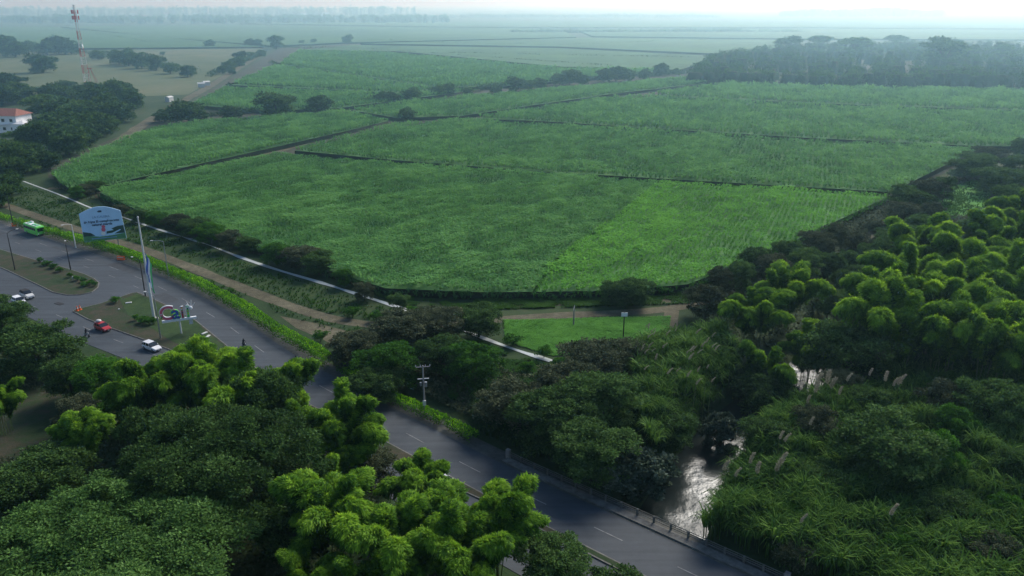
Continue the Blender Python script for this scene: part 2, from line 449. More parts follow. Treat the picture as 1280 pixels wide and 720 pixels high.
# islands: raised kerb with worn turf on top
isl1 = GP([(-170, 268), (-60, 294), (0, 312), (50, 327), (75, 333), (106, 343), (119, 349), (124.5, 354), (123, 360), (115, 366), (100, 369), (84, 369.5), (66, 366), (48, 357), (12, 340), (-60, 308), (-170, 282)])
topE = GP([(94, 387.5), (101, 386), (125, 380), (150, 372), (164, 367), (172, 366), (192, 374), (217, 386), (245, 401), (302, 447), (375, 500), (450, 536), (482, 552), (614.4, 623.2), (697.8, 665.6), (900, 768)])
botE = GP([(91, 390), (110, 400), (140, 411.5), (180, 425.5), (225, 443), (300, 480), (380, 521), (445, 551), (480, 570)]) + offset(GP([(614.4, 624.4), (697.8, 666.7), (900, 769)]), -1.0)
isl2 = topE + botE[::-1]
def inset(poly, d):
    n = len(poly); area = sum(poly[i][0] * poly[(i + 1) % n][1] - poly[(i + 1) % n][0] * poly[i][1] for i in range(n))
    s = 1 if area > 0 else -1; out = []
    for i in range(n):
        a, c = poly[i - 1], poly[(i + 1) % n]; ux, uy = c[0] - a[0], c[1] - a[1]; l = math.hypot(ux, uy) or 1
        out.append((poly[i][0] - uy / l * d * s, poly[i][1] + ux / l * d * s))
    return out
for nm, poly in (('kerb_island', isl1), ('kerb_median', isl2)):
    b = MB(); b.prism(poly, 0, ZR + .14, 0); b.sheet(inset(poly, .22), ZR + .16, 1)
    tag(b.build(nm, ['kerb', 'island']), kind='structure')
# grass on part of the median
b = MB(); b.sheet(GP([(150, 376), (172, 368.5), (192, 377), (217, 389), (244, 404), (290, 442), (250, 444), (215, 428), (180, 405), (160, 395)]), ZR + .18)
tag(b.build('median_lawn', 'dull_turf'), kind='structure')
# painted lane markings
def dashes(bm, pl, off_, L=3.0, gap=6.0, wd=.14, s0=0.0, s1=None, z=ZR + .034):
    pl = offset(pl, off_); s = s0; e = s1 or plen(pl)
    while s + L < e:
        (x0, y0), a = at_len(pl, s); (x1, y1), _ = at_len(pl, s + L)
        nx_, ny_ = -math.sin(a) * wd / 2, math.cos(a) * wd / 2
        bm.add([(x0 - nx_, y0 - ny_, z), (x1 - nx_, y1 - ny_, z), (x1 + nx_, y1 + ny_, z), (x0 + nx_, y0 + ny_, z)], [(0, 1, 2, 3)])
        s += L + gap
b = MB()
dashes(b, U, -4.1, 4.2, 7.5)
dashes(b, U, -7.6, 3.0, 9, s1=plen(U) * .62)
dashes(b, Lo, 4.1, 3.2, 8)
dashes(b, U, -.55, 4.8, 1.6, .10, s0=30, s1=plen(U) * .6)
M['marking'] = paint('road_marking', (.19, .20, .205), .8, vary=.45, scale=.8)
tag(b.build('road_marking', 'marking'), kind='structure')
b = MB(); g_ = random.Random(5)
for s_, off_, l_, w_ in ((60, -2.2, 9, 3.0), (118, -5.8, 6, 2.6), (150, -2.0, 14, 3.3), (176, -6.0, 5, 2.2), (205, -3.0, 8, 2.0), (232, -2.2, 11, 3.2), (262, -6.3, 7, 2.8)):
    pl_ = offset(U, off_); (x0, y0), a0 = at_len(pl_, s_); (x1, y1), a1 = at_len(pl_, s_ + l_)
    n0, n1 = (-math.sin(a0) * w_ / 2, math.cos(a0) * w_ / 2), (-math.sin(a1) * w_ / 2, math.cos(a1) * w_ / 2)
    b.add([(x0 - n0[0], y0 - n0[1], ZR + .012), (x1 - n1[0], y1 - n1[1], ZR + .012), (x1 + n1[0], y1 + n1[1], ZR + .012), (x0 + n0[0], y0 + n0[1], ZR + .012)], [(0, 1, 2, 3)])
M['patch'] = paint('asphalt_patch', (.040, .046, .054), .85, vary=.25, scale=.7)
tag(b.build('road_patch', 'patch'), kind='structure')

# bridge under the carriageways: parapet with posts and rails along the river side
br = offset(U[ui:uj + 1], 1.35)
t = empty('bridge_railing', (*br[0], 0)); tag(t, 'long grey concrete bridge railing along the road over the river', 'railing')
t.location = (0, 0, 0)
b = MB(); L = plen(br)
s = 0; k = 0
while s < L:
    (x, y), a = at_len(br, s); b2 = MB(); b2.box((x, y, .62), (.22, .26, 1.0), 0, a); b2.build('post', 'railing', t); s += 2.4
for z in (.56, .86, 1.12):
    b2 = MB(); b2.tube([(p[0], p[1], z) for p in br], .05, 6); b2.build('rail', 'railing', t)
b2 = MB()
(x, y), a = at_len(br, 0); b2.box((x, y, .75), (.6, .5, 1.4), 0, a); b2.build('end_post', 'concrete', t)
(x, y), a = at_len(br, L); b2 = MB(); b2.box((x, y, .75), (.6, .5, 1.4), 0, a); b2.build('end_post', 'concrete', t)
t = empty('bridge'); tag(t, 'concrete road bridge abutments and beams under the carriageway crossing the river', 'bridge')
p0, p1 = at_len(U, 0)[0], None
bl = U[ui:uj + 1]
b = MB(); b.ribbon(offset(bl, 1.4), offset(bl, 1.4), 0)
b = MB()
bo = offset(bl, 1.38); bi = offset(bl, 1.0)
for i in range(len(bl) - 1):
    b.add([(*bi[i], -1.3), (*bi[i + 1], -1.3), (*bo[i + 1], -1.3), (*bo[i], -1.3), (*bi[i], -.02), (*bi[i + 1], -.02), (*bo[i + 1], -.02), (*bo[i], -.02)],
          [(4, 5, 6, 7), (0, 1, 5, 4), (2, 3, 7, 6), (3, 2, 1, 0)])
b.build('edge_beam', 'concrete', t)

# dirt tracks
def track(name, px, wd, mat='dirt', z=.03, world=None):
    pl = smooth(dens(GP(px) if world is None else world, 3.0), 4)
    wv = [wd * ((.85 + .3 * float(vnoise(p[0], p[1], 6, 3))) if mat != 'canal' else max(.02, (.45 + .9 * float(vnoise(p[0], p[1], 5, 3)) * min(1, max(.10, (p[0] + 175) / 110))) if float(vnoise(p[0], p[1], 9, 4)) > .08 else .2)) for p in pl]
    b = MB(); b.ribbon(offset(pl, [v / 2 for v in wv]), offset(pl, [-v / 2 for v in wv]), z)
    return tag(b.build(name, mat), kind='structure')
track('dirt_track', [(-80, 232), (10, 258), (50, 272), (110, 291), (150, 303), (200, 319), (260, 343), (330, 371), (400, 396), (450, 406), (520, 410), (600, 402), (660, 396), (780, 391), (850, 386), (905, 368), (930, 355)], 3.4)
track('dirt_path', [(630, 383), (700, 379), (760, 377), (830, 378), (880, 372)], 2.6)
track('dirt_path', [(840, 388), (838, 405), (832, 425)], 3.2, z=.045)
track('dirt_path', [(1080, 300), (1140, 255), (1200, 222), (1235, 200), (1262, 180)], 2.6)
track('dirt_path', [(90, 215), (140, 185), (175, 158), (215, 134), (262, 108), (300, 84), (330, 66)], 7.0)
track('dirt_path', [(60, 236), (130, 232), (240, 212), (345, 190), (440, 163), (495, 151), (560, 151)], 4.0, z=.04)
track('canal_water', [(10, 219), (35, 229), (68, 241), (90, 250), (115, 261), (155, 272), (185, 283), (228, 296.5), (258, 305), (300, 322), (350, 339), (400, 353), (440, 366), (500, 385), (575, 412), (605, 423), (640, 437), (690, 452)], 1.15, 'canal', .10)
track('village_road', [(-60, 166), (0, 174), (40, 181), (60, 190)], 5.0, 'asphalt_worn')

# turf sheets
def patch(name, px, mat, z):
    b = MB(); b.sheet(GP(px), z); return tag(b.build(name, mat), kind='structure')
patch('lawn', [(632, 405), (700, 400), (780, 398), (838, 397), (835, 425), (760, 440), (700, 445), (660, 432), (632, 418)], 'grass_bright', .02)
patch('lawn', [(20, 235), (60, 240), (150, 272), (250, 306), (350, 343), (460, 385), (440, 398), (330, 364), (240, 332), (150, 296), (60, 268), (10, 250)], 'dull_turf', .012)
patch('bare_ground', [(350, 395), (400, 405), (450, 418), (470, 432), (430, 440), (405, 425), (370, 410)], 'dirt', .02)
patch('lawn', [(1165, 240), (1215, 226), (1245, 232), (1230, 262), (1190, 275), (1150, 268)], 'grass_bright', .02)
patch('pasture', [(-200, 75), (100, 62), (330, 60), (300, 82), (235, 118), (140, 122), (40, 118), (-200, 125)], 'pasture', .03)
patch('bare_ground', [(-60, 470), (70, 480), (100, 540), (60, 600), (-60, 600)], 'island', .03)

# ------------------------------------------------------------------ sugar cane blocks
M['cane_far'] = ground_mat('far_cane_canopy', [(.38, (.020, .070, .024)), (.5, (.040, .115, .036)), (.62, (.070, .16, .05))], ((.004, .5), (.02, .3), (.15, .2)), bump=1.0, bscale=.2)
def shoot_cards(n, r0, L, Wd, up, seed, segs=2):
    """one tuft: arching blades, returned as (n*segs,4,3)"""
    g = np.random.default_rng(seed); out = []
    for k in range(n):
        a = 2 * math.pi * (k + g.random() * .8) / n; u = np.array([math.cos(a), math.sin(a), 0]); s = np.array([-math.sin(a), math.cos(a), 0])
        l = L * (.7 + .5 * g.random()); ue = up * (.75 + .4 * g.random()); p = u * r0
        ang = [1.25, .35, -.45][:segs] if segs == 3 else [1.15, .05]
        wdt = [Wd, Wd * .85, Wd * .45, .02][:segs] + [.02]
        for j in range(segs):
            d = u * math.cos(ang[j]) + np.array([0, 0, 1]) * math.sin(ang[j]) * ue
            q = p + d * l / segs
            out.append([p - s * wdt[j] / 2, q - s * wdt[j + 1] / 2, q + s * wdt[j + 1] / 2, p + s * wdt[j] / 2]); p = q
    return np.array(out)

TUFTS = [shoot_cards(6, .05, 1.7, .26, 1.0, s) for s in range(4)]

def scatter_tufts(P, sc, zsc, yaw, shade, protos, jit=.12):
    """P (N,3). -> quads, shade"""
    Vs, Ss = [], []
    pick = rng.integers(0, len(protos), len(P))
    for k, T in enumerate(protos):
        m = pick == k
        if not m.any(): continue
        c, s = np.cos(yaw[m]), np.sin(yaw[m]); S = sc[m]
        X_ = T[None, :, :, 0] * c[:, None, None] - T[None, :, :, 1] * s[:, None, None]
        Y_ = T[None, :, :, 0] * s[:, None, None] + T[None, :, :, 1] * c[:, None, None]
        Z_ = np.broadcast_to(T[None, :, :, 2], X_.shape) * (S * zsc[m])[:, None, None]
        V = np.stack([X_ * S[:, None, None], Y_ * S[:, None, None], Z_], -1) + P[m][:, None, None, :]
        Vs.append(V.reshape(-1, 4, 3)); n = T.shape[0]
        Ss.append((shade[m][:, None] + rng.normal(0, jit, (m.sum(), n))).reshape(-1))
    return np.concatenate(Vs), np.concatenate(Ss)

CAN = np.array(smooth(dens(GP([(10, 219), (35, 229), (68, 241), (90, 250), (115, 261), (155, 272), (185, 283), (228, 296.5), (258, 305), (300, 322), (350, 339), (400, 353), (440, 366), (500, 385), (575, 412), (605, 423), (640, 437), (690, 452)]), 3.0), 4))
def canal_dist(x, y):
    d = np.full(len(x), 1e9)
    for (ax, ay), (bx, by) in zip(CAN[:-1], CAN[1:]):
        ux, uy = bx - ax, by - ay; l2 = ux * ux + uy * uy + 1e-9; t = np.clip(((x - ax) * ux + (y - ay) * uy) / l2, 0, 1)
        d = np.minimum(d, np.hypot(x - ax - t * ux, y - ay - t * uy))
    return d
def cane_block(px, label, space=1.3, row=1.5, ang=0.6, h=2.6, mat='cane', big=1.0, bias=0.0, contrast=.5, tufts=True):
    poly = GP(px, h); xs_, ys_ = [p[0] for p in poly], [p[1] for p in poly]
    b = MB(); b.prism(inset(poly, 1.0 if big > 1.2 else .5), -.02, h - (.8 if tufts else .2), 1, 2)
    if tufts:
        ca, sa = math.cos(ang), math.sin(ang)
        cx, cy_ = (min(xs_) + max(xs_)) / 2, (min(ys_) + max(ys_)) / 2
        rad = math.hypot(max(xs_) - min(xs_), max(ys_) - min(ys_)) / 2
        u, v = np.meshgrid(np.arange(-rad, rad, space), np.arange(-rad, rad, row))
        u = (u + rng.uniform(-.45, .45, u.shape) * space).ravel(); v = (v + rng.uniform(-.32, .32, v.shape) * row).ravel()
        x = cx + u * ca - v * sa; y = cy_ + u * sa + v * ca
        m = inpoly(x, y, poly) & (edge_dist(x, y, poly) > (.25 * big if big > 1.2 else -1)); x, y = x[m], y[m]
        f = lambda s, k: vnoise(x * ca + y * sa, (y * ca - x * sa) * 1.8, s, k)
        patchy = f(22, 1) * .35 + f(7, 2) * .35 + f(3.2, 5) * .30; patchy = np.clip((patchy - .5) * 1.5 + .5, 0, 1)
        z = h - 1.0 + patchy * 1.3
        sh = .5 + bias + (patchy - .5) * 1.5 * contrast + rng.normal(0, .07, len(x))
        P = np.stack([x, y, z], 1)
        sc = big * rng.uniform(.8, 1.25, len(x)) * (.75 + .5 * patchy)
        V, S = scatter_tufts(P, sc, np.full(len(x), 1.0), rng.uniform(0, 6.28, len(x)), sh, TUFTS)
        # stalks and leaves down the near walls
        EV, ES = [], []
        for a, c in zip(poly, poly[1:] + poly[:1]):
            l = math.dist(a, c); ny_ = -(c[0] - a[0]) / (l + 1e-9)
            n = int(l / (space * .5))
            if n < 2 or l > 900 or big > 1.2: continue
            tt = rng.random(n); P2 = np.stack([a[0] + (c[0] - a[0]) * tt, a[1] + (c[1] - a[1]) * tt, rng.uniform(0, h * .5, n)], 1)
            P2[:, :2] += rng.uniform(-.35, .35, (n, 2))
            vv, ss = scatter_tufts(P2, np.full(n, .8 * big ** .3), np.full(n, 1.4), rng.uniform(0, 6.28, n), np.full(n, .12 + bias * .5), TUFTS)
            EV.append(vv); ES.append(ss)
        if EV: V = np.concatenate([V] + EV); S = np.concatenate([S] + ES)
    else:
        V = np.zeros((0, 4, 3)); S = np.zeros(0)
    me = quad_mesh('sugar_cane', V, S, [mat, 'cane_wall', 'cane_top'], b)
    if not tufts: me.materials[2] = M['cane_far']
    o = link('sugar_cane', me)
    return tag(o, label, 'sugar cane', 'blocks of sugar cane', 'stuff')

patch('field_soil', [(100, 238), (60, 222), (60, 208), (200, 148), (240, 126), (350, 60), (500, 52), (900, 62), (1500, 100), (1400, 185), (1230, 190), (1112, 252), (925, 340), (862, 368), (600, 374), (480, 368), (320, 318), (165, 268)], 'soil', .008)
cane_block([(122, 238), (200, 220), (345, 191), (500, 204), (600, 211), (824, 226), (790, 255), (740, 290), (690, 325), (668, 361), (600, 362), (480, 357), (425, 340), (330, 308), (235, 280), (165, 258)],
           'large near block of tall patchy sugar cane beside the canal', 1.0, 1.15, R(62), contrast=.75, bias=.03)
cane_block([(824, 226), (960, 233), (1112, 243), (1060, 268), (985, 303), (925, 328), (862, 352), (770, 360), (668, 361), (690, 325), (740, 290), (790, 255)],
           'bright sugar cane in fine rows at the near right field corner', .8, 1.35, R(66), mat='cane_bright', contrast=.5, big=.9)
cane_block([(365, 186), (490, 156), (575, 149), (700, 156), (800, 162), (1000, 174), (1226, 184), (1170, 212), (1118, 238), (960, 229), (700, 214), (500, 199)],
           'sugar cane strip directly behind the two nearest blocks', 1.6, 1.7, R(70), big=1.45, contrast=.7, bias=.02)
cane_block([(62, 216), (120, 188), (190, 160), (260, 150), (430, 139), (488, 149), (430, 163), (340, 183), (200, 214), (125, 231), (80, 232)],
           'sugar cane block left of the long grass lane', 1.5, 1.6, R(64), big=1.4, contrast=.8)
cane_block([(592, 146), (760, 122), (800, 120), (1000, 130), (1280, 141), (1420, 150), (1300, 181), (1228, 181), (1000, 170), (800, 158), (700, 151)],
           'pale sugar cane strip reaching the right frame edge below the wood', 2.2, 2.2, R(72), big=1.9, contrast=.7, bias=.05)
cane_block([(812, 118), (905, 104), (1060, 109), (1280, 112), (1500, 116), (1420, 146), (1280, 137), (1000, 127)],
           'sugar cane block right in front of the bamboo wood', 2.6, 2.8, R(75), big=2.4, contrast=.7, bias=.08)
cane_block([(437, 136), (520, 126), (640, 115), (760, 105), (862, 96), (898, 101), (760, 117), (580, 143), (495, 146)],
           'narrow sugar cane strip in front of the bushy tree row', 2.2, 2.2, R(50), big=1.9, contrast=.7, bias=.05)
cane_block([(240, 130), (280, 109), (400, 113), (500, 118), (600, 110), (560, 116), (500, 124), (420, 134), (330, 137)],
           'small sugar cane block around the lone dark bushes', 2.4, 2.4, R(50), big=2.0, contrast=.6, bias=.0)
cane_block([(287, 105), (345, 82), (420, 92), (540, 111), (500, 115), (400, 110)], 'triangular sugar cane block by the diagonal tree line', 3, 3, R(40), big=2.5, contrast=.6, bias=.08)
cane_block([(350, 80), (372, 64), (480, 66), (700, 86), (830, 88), (760, 95), (690, 101), (640, 106), (550, 109), (450, 94)], 'sugar cane block beyond the bushy tree row', 3.2, 3.4, R(40), big=3.0, contrast=.6, bias=.06)
for k, (px, lab) in enumerate([
    ([(378, 62), (440, 56), (700, 60), (900, 70), (880, 78), (850, 87), (700, 83), (500, 64)], 'hazy sugar cane band left of the bamboo wood'),
    ([(-250, 60), (-250, 34), (60, 33), (330, 58), (100, 60)], 'far pale sugar cane block at the left edge behind the pasture'),
    ([(75, 33), (300, 31), (700, 36), (720, 46), (430, 53), (340, 57), (200, 46)], 'far sugar cane block in front of the distant town'),
    ([(450, 54), (730, 47), (1000, 50), (980, 62), (900, 67), (700, 58)], 'far sugar cane band crossing the middle distance'),
    ([(720, 36), (1100, 36), (1500, 40), (1500, 50), (1000, 48), (740, 45)], 'misty sugar cane band beyond the bamboo wood'),
    ([(300, 29), (700, 26), (1100, 28), (1500, 30), (1500, 37), (1000, 34), (600, 34)], 'faint sugar cane strip near the horizon')]):
    cane_block(px, lab, tufts=False, h=2.5)

# ------------------------------------------------------------------ tree prototypes
def crown_quads(seed, blobs, n, leaf, sub=14, flat=.75, spread=.9, wfac=.55):
    """blobs: [(centre, radii)]. Leaves sit on small clumps which sit on the blobs."""
    g = np.random.default_rng(seed)
    wts = np.array([r[0] * r[1] + r[0] * r[2] for _, r in blobs]); wts = wts / wts.sum()
    Vs, Ss = [], []
    for (c, r), wt in zip(blobs, wts):
        c = np.array(c); r = np.array(r); nb = max(40, int(n * wt))
        u = unit(g.normal(size=(sub, 3))); u[:, 2] = np.where(u[:, 2] < -.25, -u[:, 2], u[:, 2])
        cc = c + u * r * g.uniform(.7, 1.0, (sub, 1)); cr = r.mean() * g.uniform(.26, .48, sub)
        csh = g.normal(0, .17, sub)
        k = g.integers(0, sub, nb); d = unit(g.normal(size=(nb, 3))); d[:, 2] = np.where((d[:, 2] < -.1) & (g.random(nb) < .75), -d[:, 2], d[:, 2])
        rr = cr[k] * (g.random(nb) ** .35)
        P = cc[k] + d * rr[:, None] * np.array([1.15, 1.15, flat])
        D = unit(d * spread + g.normal(0, .55, (nb, 3)) + np.array([0, 0, -.15]))
        Nr = unit(d * .6 + np.array([0, 0, .8]) + g.normal(0, .45, (nb, 3)))
        L = leaf * g.uniform(.6, 1.35, nb)
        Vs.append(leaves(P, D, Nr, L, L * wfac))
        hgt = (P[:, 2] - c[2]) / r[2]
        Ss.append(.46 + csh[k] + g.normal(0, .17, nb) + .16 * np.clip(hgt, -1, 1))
    return np.concatenate(Vs), np.concatenate(Ss)

def dome_blobs(seed, Rr, Hc, hz, n, br, low=-.15, skirt=0):
    g = np.random.default_rng(seed); out = [((0, 0, Hc), (Rr * .55, Rr * .55, hz * .6))]
    for k in range(skirt):
        a = 2 * math.pi * k / skirt + g.uniform(-.3, .3); q = (Rr - br) * g.uniform(.75, 1.0); s = br * g.uniform(.75, 1.15)
        out.append(((q * math.cos(a), q * math.sin(a), Hc * g.uniform(.28, .75)), (s, s, s * g.uniform(.8, 1.1))))
    for k in range(n):
        a = 2.399963 * k + g.uniform(-.3, .3); q = math.sqrt((k + .7) / n) * (Rr - br * .6)
        z = Hc + hz * math.sqrt(max(0, 1 - (q / Rr) ** 2)) * g.uniform(.62, 1.0) - br * .45 + g.uniform(-.3, .3) * br + (low * hz if q > .7 * Rr else 0)
        s = br * g.uniform(.75, 1.25)
        out.append(((q * math.cos(a), q * math.sin(a), z), (s, s, s * g.uniform(.6, .85))))
    return out

def trunk_mesh(seed, blobs, Hc, rb, nl=7):
    g = random.Random(seed); b = MB(); fork = Hc * .38
    b.tube([(0, 0, -.4), (.05, 0, fork * .5), (.1, .05, fork), (0, 0, Hc * .8)], [rb * 1.25, rb, rb * .8, rb * .4], 9)
    for c, r in g.sample(blobs, min(nl, len(blobs))):
        z0 = fork * g.uniform(.75, 1.15); m = (c[0] * .45, c[1] * .45, z0 + (c[2] - z0) * .65)
        b.tube([(.05, 0, z0), m, (c[0] * .9, c[1] * .9, c[2])], [rb * .5, rb * .32, rb * .1], 6)
    return b.mesh('trunk', 'bark')

PROTO = {}
def make_proto(kind, seed, Rr, Hc, hz, nb, br, n, leaf, mat, rb, skirt=0, **kw):
    bl = dome_blobs(seed, Rr, Hc, hz, nb, br, skirt=skirt); V, S = crown_quads(seed, bl, n, leaf, **kw)
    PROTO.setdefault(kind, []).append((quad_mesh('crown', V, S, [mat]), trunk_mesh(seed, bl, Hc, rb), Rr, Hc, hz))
# unit radius of each is recorded, so an instance is scaled to the radius seen
make_proto('rain', 11, 13, 9.5, 5.0, 52, 2.7, 140000, .31, 'rain', .6, sub=20, flat=.62)
make_proto('rain_mid', 12, 12, 8.5, 6.0, 30, 3.0, 95000, .34, 'broad', .6, sub=15, flat=.55)
for k in range(4): make_proto('broad', 20 + k, 5, 4.4, 4.0, 15, 1.8, 24000, .33, 'broad', .25, skirt=8, sub=14)
for k in range(3): make_proto('fresh', 30 + k, 5, 4.2, 4.0, 15, 1.7, 24000, .32, 'fresh', .25, skirt=8, sub=14)
for k in range(3): make_proto('dull', 40 + k, 5, 4.2, 3.8, 16, 1.6, 21000, .32, 'dull', .22, skirt=8, sub=14)
for k in range(2): make_proto('silver', 50 + k, 5, 4.2, 3.8, 17, 1.4, 9000, .5, 'silver', .22, skirt=7, sub=8, wfac=.85, flat=.5)
for k in range(3): make_proto('shrub', 60 + k, 2, 1.3, 1.3, 7, .9, 2200, .30, 'fresh', .08, sub=8)
for k in range(4): make_proto('far', 70 + k, 5, 3.0, 4.8, 12, 2.1, 4600, .85, 'broad', .3, skirt=8, sub=9)
for k in range(2): make_proto('umbrella', 80 + k, 8, 11, 5.5, 18, 3.0, 6000, 1.0, 'broad', .5, sub=10, flat=.7, skirt=6)

def tree(kind, px, py, zc, rpx, label, cat='tree', group=None, name=None, var=None, hs=1.0):
    """px,py: pixel centre of the crown, zc: its height above the ground, rpx: its radius in photo pixels"""
    x, y = G(px, py, zc); Rm = rpx * mpp(px, py, zc)
    crown, trunk, R0, H0, hz = PROTO[kind][rnd.randrange(len(PROTO[kind])) if var is None else var]
    s = Rm / R0; sz = max(.55 * s, zc / (H0 + hz * .25)) if hs == 1.0 else s * hs
    t = empty(name or ('shrub' if kind == 'shrub' else 'tree'), (x, y, min(0.0, tz1(x, y))), rnd.uniform(0, 6.28), (s, s, sz))
    link('trunk', trunk, t); link('crown', crown, t)
    return tag(t, label, cat, group)

# ------------------------------------------------------------------ bamboo
CULMS = []
def bamboo_proto(seed, H=13.0, reach=5.5, Rm=1.1, n=10000, leafL=.46, leafW=.07, droop=.60):
    g = np.random.default_rng(seed)
    def spine(t):
        t = np.asarray(t); a = t * math.pi * droop
        return np.stack([reach * (t ** 2.1) + .15 * np.sin(t * 5 + seed), .3 * np.sin(t * 4 + seed * 2), H * np.sin(a) - (t ** 6) * .8], -1)
    ts = np.linspace(0, 1, 12); pts = spine(ts)
    b = MB(); b.tube([tuple(p) for p in pts], list(np.linspace(.075, .012, 12)), 5)
    nb = 80; tb = .30 + .70 * (np.arange(nb) + g.random(nb)) / nb; pb = np.arange(nb) * 2.399963 + g.normal(0, .3, nb); lb = g.uniform(.5, 1.45, nb)
    wt = .25 + np.sin(np.clip((tb - .26) / .78, 0, 1) * math.pi); k = g.choice(nb, n, p=wt / wt.sum()); t = np.clip(tb[k] + g.normal(0, .008, n), .25, 1); phi = pb[k] + g.normal(0, .16, n); u = g.random(n) ** .5
    P0 = spine(t); T = unit(spine(np.minimum(t + .02, 1.02)) - spine(t - .02))
    s = unit(np.cross(T, np.array([0, 0, 1.0]) + np.zeros_like(T))); uo = unit(np.cross(s, T))
    q = np.clip((t - .24) / .76, 0, 1); prof = (q ** .55) * (1 - q ** 2.2) ** .75 * 1.25 + .05
    r = Rm * prof * lb[k] * u
    off = s * (np.cos(phi) * r)[:, None] + uo * (np.sin(phi) * r * .62)[:, None]
    hang = np.clip(-np.sin(phi), 0, 1) * g.random(n) ** 1.3 * 2.6 * prof
    P = P0 + off + T * (r * .75)[:, None] + g.normal(0, .14, (n, 3)); P[:, 2] -= (r / Rm) ** 1.8 * .75 * Rm + hang
    D = unit(unit(off + 1e-4) * .55 + T * .6 + np.array([0, 0, -.6]) + g.normal(0, .22, (n, 3)))
    Nr = unit(unit(off + 1e-4) * .7 + np.array([0, 0, .6]) + g.normal(0, .3, (n, 3)))
    V = leaves(P, D, Nr, leafL * g.uniform(.6, 1.4, n), leafW * g.uniform(.9, 1.6, n) * 1.4)
    sh = .42 + .24 * np.sin(phi) * u - .12 * hang + g.normal(0, .11, n) + .20 * (q - .55) + .16 * (u - .6) + g.normal(0, .12, nb)[k]  # plume tops coloured as lit, hanging undersides as shaded
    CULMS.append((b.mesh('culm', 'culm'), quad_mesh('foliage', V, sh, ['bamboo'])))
bamboo_proto(1, 12.2, 5.2, 1.45); bamboo_proto(2, 11.5, 6.4, 1.5, droop=.62); bamboo_proto(3, 13.6, 3.6, 1.3, droop=.54); bamboo_proto(4, 11.6, 5.6, 1.4); bamboo_proto(5, 12, 7.0, 1.5, droop=.60); bamboo_proto(6, 13.2, 4.4, 1.35, droop=.57); bamboo_proto(7, 14.6, 2.6, .8, 6000, droop=.50); bamboo_proto(8, 13.8, 4.6, .95, 7500, droop=.53)

def bamboo(px, py, label, n=14, ztop=13.0, spread=1.6, sc=1.0, group=None, az=None, azw=math.pi, seed=0):
    """px,py: pixel of the clump's top centre at height ztop"""
    x, y = G(px, py, ztop * .85); g = random.Random(seed * 131 + int(px * 7 + py))
    t = empty('bamboo_clump', (x, y, min(0, tz1(x, y))))
    n = int(n * 1.5)
    for k in range(n):
        a = (2 * math.pi * k / n + g.uniform(-.3, .3)) if az is None else az + g.uniform(-azw, azw)
        cu, fo = CULMS[g.randrange(len(CULMS))]; s = sc * ztop / 13 * (g.uniform(.80, 1.06) if k % 3 else g.uniform(.5, .8))
        rr = spread * math.sqrt(g.random())
        c = link('culm', cu, t, (rr * math.cos(a), rr * math.sin(a), -.1), (g.uniform(-.12, .12), g.uniform(-.16, .10), a), (s * g.uniform(.8, 1.25), s * 1.1, s))
        link('foliage', fo, c)
    return tag(t, label, 'bamboo', group)

HAZE = 1/2100
M['wood'] = leaf_mat('far_bamboo_leaf', (.010, .030, .008), (.030, .075, .016), (.075, .15, .026), .3)
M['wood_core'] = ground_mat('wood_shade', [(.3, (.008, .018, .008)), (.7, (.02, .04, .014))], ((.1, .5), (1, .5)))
# ------------------------------------------------------------------ hedge
def hedge(pxs, wd, h, label, seed, dens_=230):
    pl = smooth(dens(GP(pxs, h), 1.0), 6); g = np.random.default_rng(seed)
    L = plen(pl); n = int(L * dens_); arr = np.array(pl)
    sl_ = np.concatenate([[0], np.cumsum(np.hypot(*(arr[1:] - arr[:-1]).T))])
    s = g.uniform(0, L, n); x = np.interp(s, sl_, arr[:, 0]); y = np.interp(s, sl_, arr[:, 1])
    dx = np.interp(s + .3, sl_, arr[:, 0]) - np.interp(s - .3, sl_, arr[:, 0]); dy = np.interp(s + .3, sl_, arr[:, 1]) - np.interp(s - .3, sl_, arr[:, 1])
    nn = unit(np.stack([-dy, dx], 1)); lump = vnoise(s, s * 0, 1.6, seed) * .45 + vnoise(s, s * 0, 5, seed + 1) * .4
    H = h * (.78 + .3 * lump); W2 = wd / 2 * (.85 + .35 * lump)
    th = g.uniform(0, math.pi, n); r = g.random(n) ** .25
    ox = np.sign(np.cos(th)) * np.abs(np.cos(th)) ** .5 * W2 * r; oz = np.abs(np.sin(th)) ** .5 * r
    P = np.stack([x + nn[:, 0] * ox, y + nn[:, 1] * ox, .1 + H * oz], 1)
    d = np.stack([nn[:, 0] * np.cos(th), nn[:, 1] * np.cos(th), np.sin(th)], 1)
    D = unit(d + g.normal(0, .6, (n, 3))); Nr = unit(d + g.normal(0, .5, (n, 3)))
    Lf = g.uniform(.16, .36, n)
    sh = .10 + .68 * np.clip(P[:, 2] / h, 0, 1) ** 2.5 + g.normal(0, .14, n) + (lump - .4) * .3  # height ramp paints the lit top and shaded sides into the leaf colour
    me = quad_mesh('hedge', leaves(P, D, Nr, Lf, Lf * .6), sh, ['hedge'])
    return tag(link('hedge', me), label, 'hedge')
hedge([(-120, 232), (0, 266), (14, 271)], 2.2, 2.1, 'clipped bright green hedge beyond the bus at the left edge of the road', 1, 120)
hedge([(20, 272), (60, 284), (100, 294.5), (150, 308), (200, 327), (250, 349), (300, 375), (350, 408), (389, 428), (414, 445)], 2.6, 2.5, 'long clipped bright green hedge running beside the curving road', 2, 230)
hedge([(424, 452), (460, 474), (497, 494), (525, 506), (556, 520)], 2.0, 1.7, 'low green hedge beside the road under the utility pole', 3)
hedge([(560, 522), (575, 530), (592, 540)], 1.9, 1.6, 'short green hedge end nearest the bridge railing', 4)

